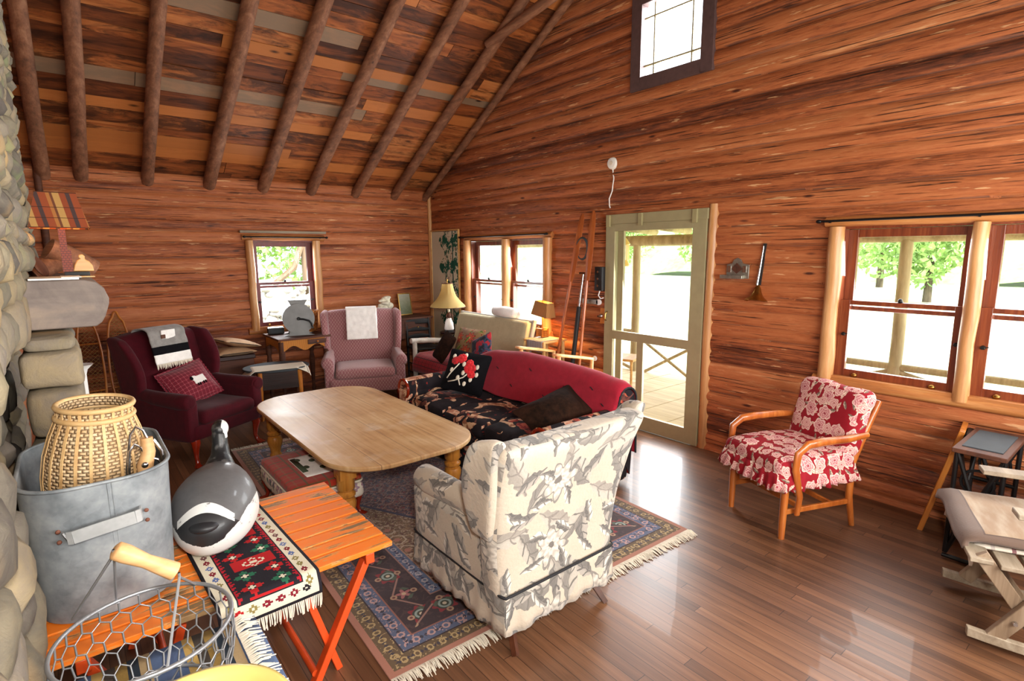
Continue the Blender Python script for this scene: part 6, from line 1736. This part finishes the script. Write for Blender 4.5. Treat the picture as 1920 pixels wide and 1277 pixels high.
# ------------------------------------------------------------------ lamps by the double window
def lady_lamp():
    t = thing('table_lamp', 'figurine lamp with a bell-shaped tan shade beside the painted panel', 'lamp', (-.40, -1.06, .70))
    s = MT('x')
    b = MB(); b.cyl((0, 0, 0), (0, 0, .025), .06, .055, 20); mesh_obj('base', b, M['iron'], t)
    b = MB(); b.lathe([(.058, .025), (.064, .04), (.052, .12), (.030, .178), (.0, .18)], n=18, caps=False); mesh_obj('skirt', b, M['whitecloth'], t, ang=180)
    b = MB(); b.lathe([(.022, .165), (.028, .21), (.024, .24), (.012, .25)], n=14); b.tube([(-.026, 0, .235), (-.05, -.01, .20), (-.03, -.02, .175)], .008, 6); b.tube([(.026, 0, .235), (.055, -.01, .205), (.03, -.02, .18)], .008, 6); mesh_obj('bodice', b, M['brownwood'], t, ang=180)
    b = MB(); b.ball((0, -.004, .272), (.017, .018, .021), 8); b.ball((0, .004, .290), (.02, .02, .014), 8); mesh_obj('head', b, M['bone'], t, ang=180)
    b = MB(); b.cyl((0, .02, .24), (0, .02, .66), .005); b.ball((0, .02, .67), (.010, .010, .018), 8); mesh_obj('stem', b, M['brass'], t)
    b = MB(); b.lathe([(.232, .325), (.222, .345), (.165, .40), (.118, .46), (.088, .53), (.072, .61), (.07, .63)], (0, .02, 0), n=12, caps=False); o = mesh_obj('shade', b, mat_shade('tan_silk_shade', lambda m: (196, 166, 104)), t, ang=25)
    for r_, z_ in ((.233, .322), (.071, .63)): b = MB(); b.tube([(r_*math.cos(2*PI*k/12), .02+r_*math.sin(2*PI*k/12), z_) for k in range(12)], .005, 6, closed=True); mesh_obj('shade_trim', b, M['brownwood'], t, ang=180)
lady_lamp()
def lamp_stand():
    t = thing('lamp_stand', 'small dark round stand under the figurine lamp', 'stand', (-.40, -1.06, 0))
    b = MB(); b.cyl((0, 0, .675), (0, 0, .70), .115, .12, 24); mesh_obj('top', b, M['darkwood'], t)
    b = MB(); b.lathe([(.02, .08), (.03, .2), (.015, .35), (.03, .5), (.02, .675)], n=14); mesh_obj('stem', b, M['darkwood'], t)
    for k in range(3): a = k*2*PI/3; b = MB(); b.tube([(0, 0, .14), (.08*math.cos(a), .08*math.sin(a), .10), (.13*math.cos(a), .13*math.sin(a), .01)], [.014, .012, .010], 8); mesh_obj('leg', b, M['darkwood'], t)
lamp_stand()
def pine_side():
    t = thing('pine_side_table', 'small pine table with a striped cloth by the double window', 'side table', (-.28, -2.80, 0))
    b = MB(); b.box((0, 0, .785), (.34, .32, .022)); mesh_obj('tabletop', b, M['pine'], t, bevel=.003)
    for sx in (-1, 1):
        for sy in (-1, 1): b = MB(); b.cyl((sx*.14, sy*.13, 0), (sx*.14, sy*.13, .775), .018, .02); mesh_obj('leg', b, M['pine'], t)
    def fn(u, v):
        y = lerp(-.15, .10, u); x = lerp(-.27, .12, v); z = .7985
        if x < -.172: z -= (-.172-x)*1.2; x = -.178
        return (x, y, z)
    b = MB(); b.grid(fn, 10, 30); o = mesh_obj('striped_cloth', b, M['stripecloth'], ang=180, loc=(-.28, -2.80, 0)); s = o.modifiers.new('t', 'SOLIDIFY'); s.thickness = .003; s.offset = 1; tag(o, 'narrow striped cloth on the small pine table', 'cloth')
pine_side()
def shade_lamp():
    t = thing('table_lamp', 'lit lamp with a tilted tan paper shade right of the double window', 'lamp', (-.25, -2.72, .803))
    b = MB(); rng = random.Random(1)
    for k in range(4):
        for s in (-1, 1): b.cyl((-.05, s*.038, .012+.022*k), (.05, s*.038, .012+.022*k), .011); b.cyl((s*.038, -.05, .023+.022*k), (s*.038, .05, .023+.022*k), .011)
    mesh_obj('log_cabin_base', b, M['oak'], t, merge=False)
    b = MB(); b.cyl((0, 0, .08), (0, 0, .26), .009); mesh_obj('stem', b, M['oak'], t)
    def sh(m):
        x, y, z = m.xyz(); return m.mix((((x+y)*260).sin() > .3)*.3, (166, 118, 66), (120, 80, 46))
    b = MB(); pts = [(-1, -1), (1, -1), (1, 1), (-1, 1)]
    b.add([(x*.07, y*.125, .0) for x, y in pts]+[(x*.05, y*.095, .155) for x, y in pts], [(0, 1, 5, 4), (1, 2, 6, 5), (2, 3, 7, 6), (3, 0, 4, 7)]); o = mesh_obj('shade', b, mat_shade('tan_paper_shade', sh, .06), t, smooth=False); o.location = (0, -.01, .235); o.rotation_euler = (math.radians(7), 0, 0); s = o.modifiers.new('t', 'SOLIDIFY'); s.thickness = .002
    b = MB(); b.ball((0, -.02, .31), (.02, .02, .028), 8); mesh_obj('bulb', b, M['bulb'], t)
    glow('shade_lamp_light', (.01, -.035, .285), 26, (1, .56, .16), .025, t)
shade_lamp()
b = MB(); rng = random.Random(11)
for k in range(9): b.ball((rng.uniform(-.04, .04), rng.uniform(-.05, .05), rng.uniform(.02, .11)), (.03, .035, .03), 7)
o = mesh_obj('dried_flower_bunch', b, M['browncush'], loc=(-.27, -2.585, .803), ang=180, merge=False); tag(o, 'dark dried bunch lying left of the lit lamp', 'dried flowers')

# ------------------------------------------------------------------ tools leaning on the gable wall
def paddle(label, a, c, blade_n):
    t = thing('canoe_paddle', label, 'paddle', (0, 0, 0), 0, 'paddles leaning on the wall')
    a = Vector(a); c = Vector(c); d = (c-a).normalized(); L = (c-a).length
    wv = Vector((0, 1, 0)); wv = (wv-d*wv.dot(d)).normalized(); nn = d.cross(wv)
    b = MB(); prof = [(0, .018), (.04, .034), (.15, .044), (.40, .046), (.62, .038), (.74, .022), (.80, .016)]
    vs = []
    for s, w in prof:
        p = c-d*s
        for e in (-1, 0, 1, 0): vs.append(p+wv*(w*e) if e else p+nn*(.010 if len(vs) % 4 == 1 else -.010))
    fs = [(i*4+k, i*4+(k+1) % 4, (i+1)*4+(k+1) % 4, (i+1)*4+k) for i in range(len(prof)-1) for k in range(4)]+[(0, 1, 2, 3), tuple(len(vs)-4+k for k in range(4))]
    b.add(vs, fs); mesh_obj('blade', b, M['oar'], t, bevel=.002, ang=60)
    b = MB(); b.tube([a, a.lerp(c, .3), c-d*.70], [.019, .016, .016], 10); b.ball(a, (.022, .028, .022), 8); mesh_obj('shaft', b, M['oar'], t)
paddle('left canoe paddle with its blade up, leaning furthest to the window', (-.33, -2.90, .03), (-.075, -3.135, 2.11), 1)
paddle('right canoe paddle with its blade up, nearest the screen door', (-.30, -3.27, .03), (-.075, -3.285, 2.13), 1)
t = thing('hand_pump', 'black T-handled boat pump standing between the two paddles', 'pump', (0, 0, 0))
b = MB(); b.cyl((-.24, -3.10, .03), (-.12, -3.145, 1.16), .024); mesh_obj('barrel', b, M['iron_flat'], t)
b = MB(); b.cyl((-.12, -3.145, 1.16), (-.085, -3.165, 1.50), .013); mesh_obj('rod', b, M['steel'], t)
b = MB(); b.cyl((-.085, -3.115, 1.505), (-.085, -3.215, 1.505), .012); mesh_obj('t_handle', b, M['walnut'], t)
b = MB()
for k in range(3): b.tube([(-.105-.006*k, -3.167+(.083-.004*k)*math.cos(2*PI*j/28), 1.758+(.112-.003*k)*math.sin(2*PI*j/28)) for j in range(28)], .007, 6, closed=True)
o = mesh_obj('hose_coil', b, M['hose'] if 'hose' in M else M['slate'], ang=180, merge=False); tag(o, 'coiled grey hose hanging between the paddle blades', 'hose')
t = thing('spirit_level', 'silver bar level hung sideways behind the paddles', 'level', (-.045, -3.235, 1.215))
b = MB(); b.box((0, 0, 0), (.02, .22, .05)); mesh_obj('bar', b, M['pewter'], t, bevel=.003); b = MB(); b.cyl((-.01, -.115, 0), (.01, -.115, 0), .03, .03, 16); mesh_obj('end_disc', b, M['white'], t)
b = MB(); b.cyl((-.03, 0, 0), (-.045, 0, 0), .028, .024, 20); o = mesh_obj('wall_outlet', b, M['white'], loc=(0, -3.30, .62)); tag(o, 'round white outlet low on the wall left of the screen door', 'outlet')
t = thing('switch_box', 'black metal switch box on the wall left of the screen door', 'switch box', (-.06, -3.375, 1.455))
b = MB(); b.box((0, 0, 0), (.06, .10, .24)); mesh_obj('box', b, M['iron_flat'], t, bevel=.004)
for z in (.07, 0, -.07): b = MB(); b.cyl((-.03, 0, z), (-.04, 0, z), .012); mesh_obj('knob', b, M['steel'], t)
b = MB(); b.tube([(0, 0, -.12), (-.01, .01, -.17), (-.01, -.02, -.20), (0, -.05, -.19)], .006, 6); mesh_obj('cable', b, M['white'], t)
t = thing('smoke_detector', 'round white smoke detector high on the wall with a hanging cable', 'smoke detector', (-.03, -3.483, 2.567))
b = MB(); b.tube([(.01, 0, 0), (-.01, 0, 0), (-.025, 0, 0), (-.03, 0, 0)], [.058, .058, .050, .03], 28); mesh_obj('body', b, M['white'], t)
b = MB(); b.tube([(-.03, 0, 0), (-.033, 0, 0)], [.022, .020], 20); mesh_obj('vent_ring', b, M['fringe'], t)
b = MB(); b.tube([(-.0, .0, -.05), (-.0, -.015, -.14), (-.002, .0, -.26), (-.002, .035, -.33), (-.002, .03, -.40), (0, .02, -.42)], .006, 7); mesh_obj('cable', b, M['white'], t)
def sconce():
    t = thing('pewter_sconce', 'small pewter wall plaque with a bottom tray right of the screen door', 'plaque', (-.035, -4.80, 1.505))
    b = MB(); b.box((-.02, .015, .012), (.045, .19, .03)); mesh_obj('tray', b, M['pewter'], t, bevel=.003)
    b = MB(); out = [(-.10, 0), (.09, 0), (.09, .11), (.045, .12), (.03, .15), (0, .165), (-.03, .15), (-.045, .12), (-.10, .11)]
    b.prism(out, .010, 'yz', (-.006, -.02, .0)); mesh_obj('back_plate', b, M['pewter'], t, bevel=.002)
    b = MB(); b.prism([(-.045, 0), (0, -.035), (.045, 0), (.03, .02), (0, .05), (-.03, .02)], .008, 'yz', (-.014, -.02, .075)); mesh_obj('centre_lozenge', b, M['brownwood'], t)
    for y in (-.085, .045): b = MB(); b.box((-.014, y, .075), (.008, .028, .05)); mesh_obj('side_panel', b, M['steel'], t)
sconce()
t = thing('brass_horn', 'old brass and steel horn hanging bell down on the wall', 'horn', (-.06, -5.0, 1.34))
b = MB(); b.lathe([(.088, -.006), (.082, .004), (.050, .03), (.034, .06), (.024, .095), (.012, .115), (.010, .13)], (0, 0, 0), n=28, caps=False); o = mesh_obj('bell', b, M['brass'], t, ang=180); o.rotation_euler = (0, math.radians(10), 0)
b = MB(); b.tube([(.002, 0, .12), (.012, -.012, .26), (.024, -.022, .42)], [.010, .008, .006], 10); mesh_obj('tube', b, M['steel'], t)
b = MB(); b.beam((.012, -.012, .12), (.03, -.03, .44), .022, .014, up=(1, 0, 0)); mesh_obj('stem_bar', b, M['iron_flat'], t)
t = thing('step_stool', 'dark round stool at the right edge beside the treadle table', 'stool', (-.42, -6.98, 0))
b = MB(); b.cyl((0, 0, .60), (0, 0, .63), .14, .14, 20); mesh_obj('seat', b, M['iron_flat'], t)
for k in range(3): a = k*2*PI/3+.3; b = MB(); b.cyl((.09*math.cos(a), .09*math.sin(a), .6), (.12*math.cos(a), .12*math.sin(a), 0), .012); mesh_obj('leg', b, M['iron_flat'], t)
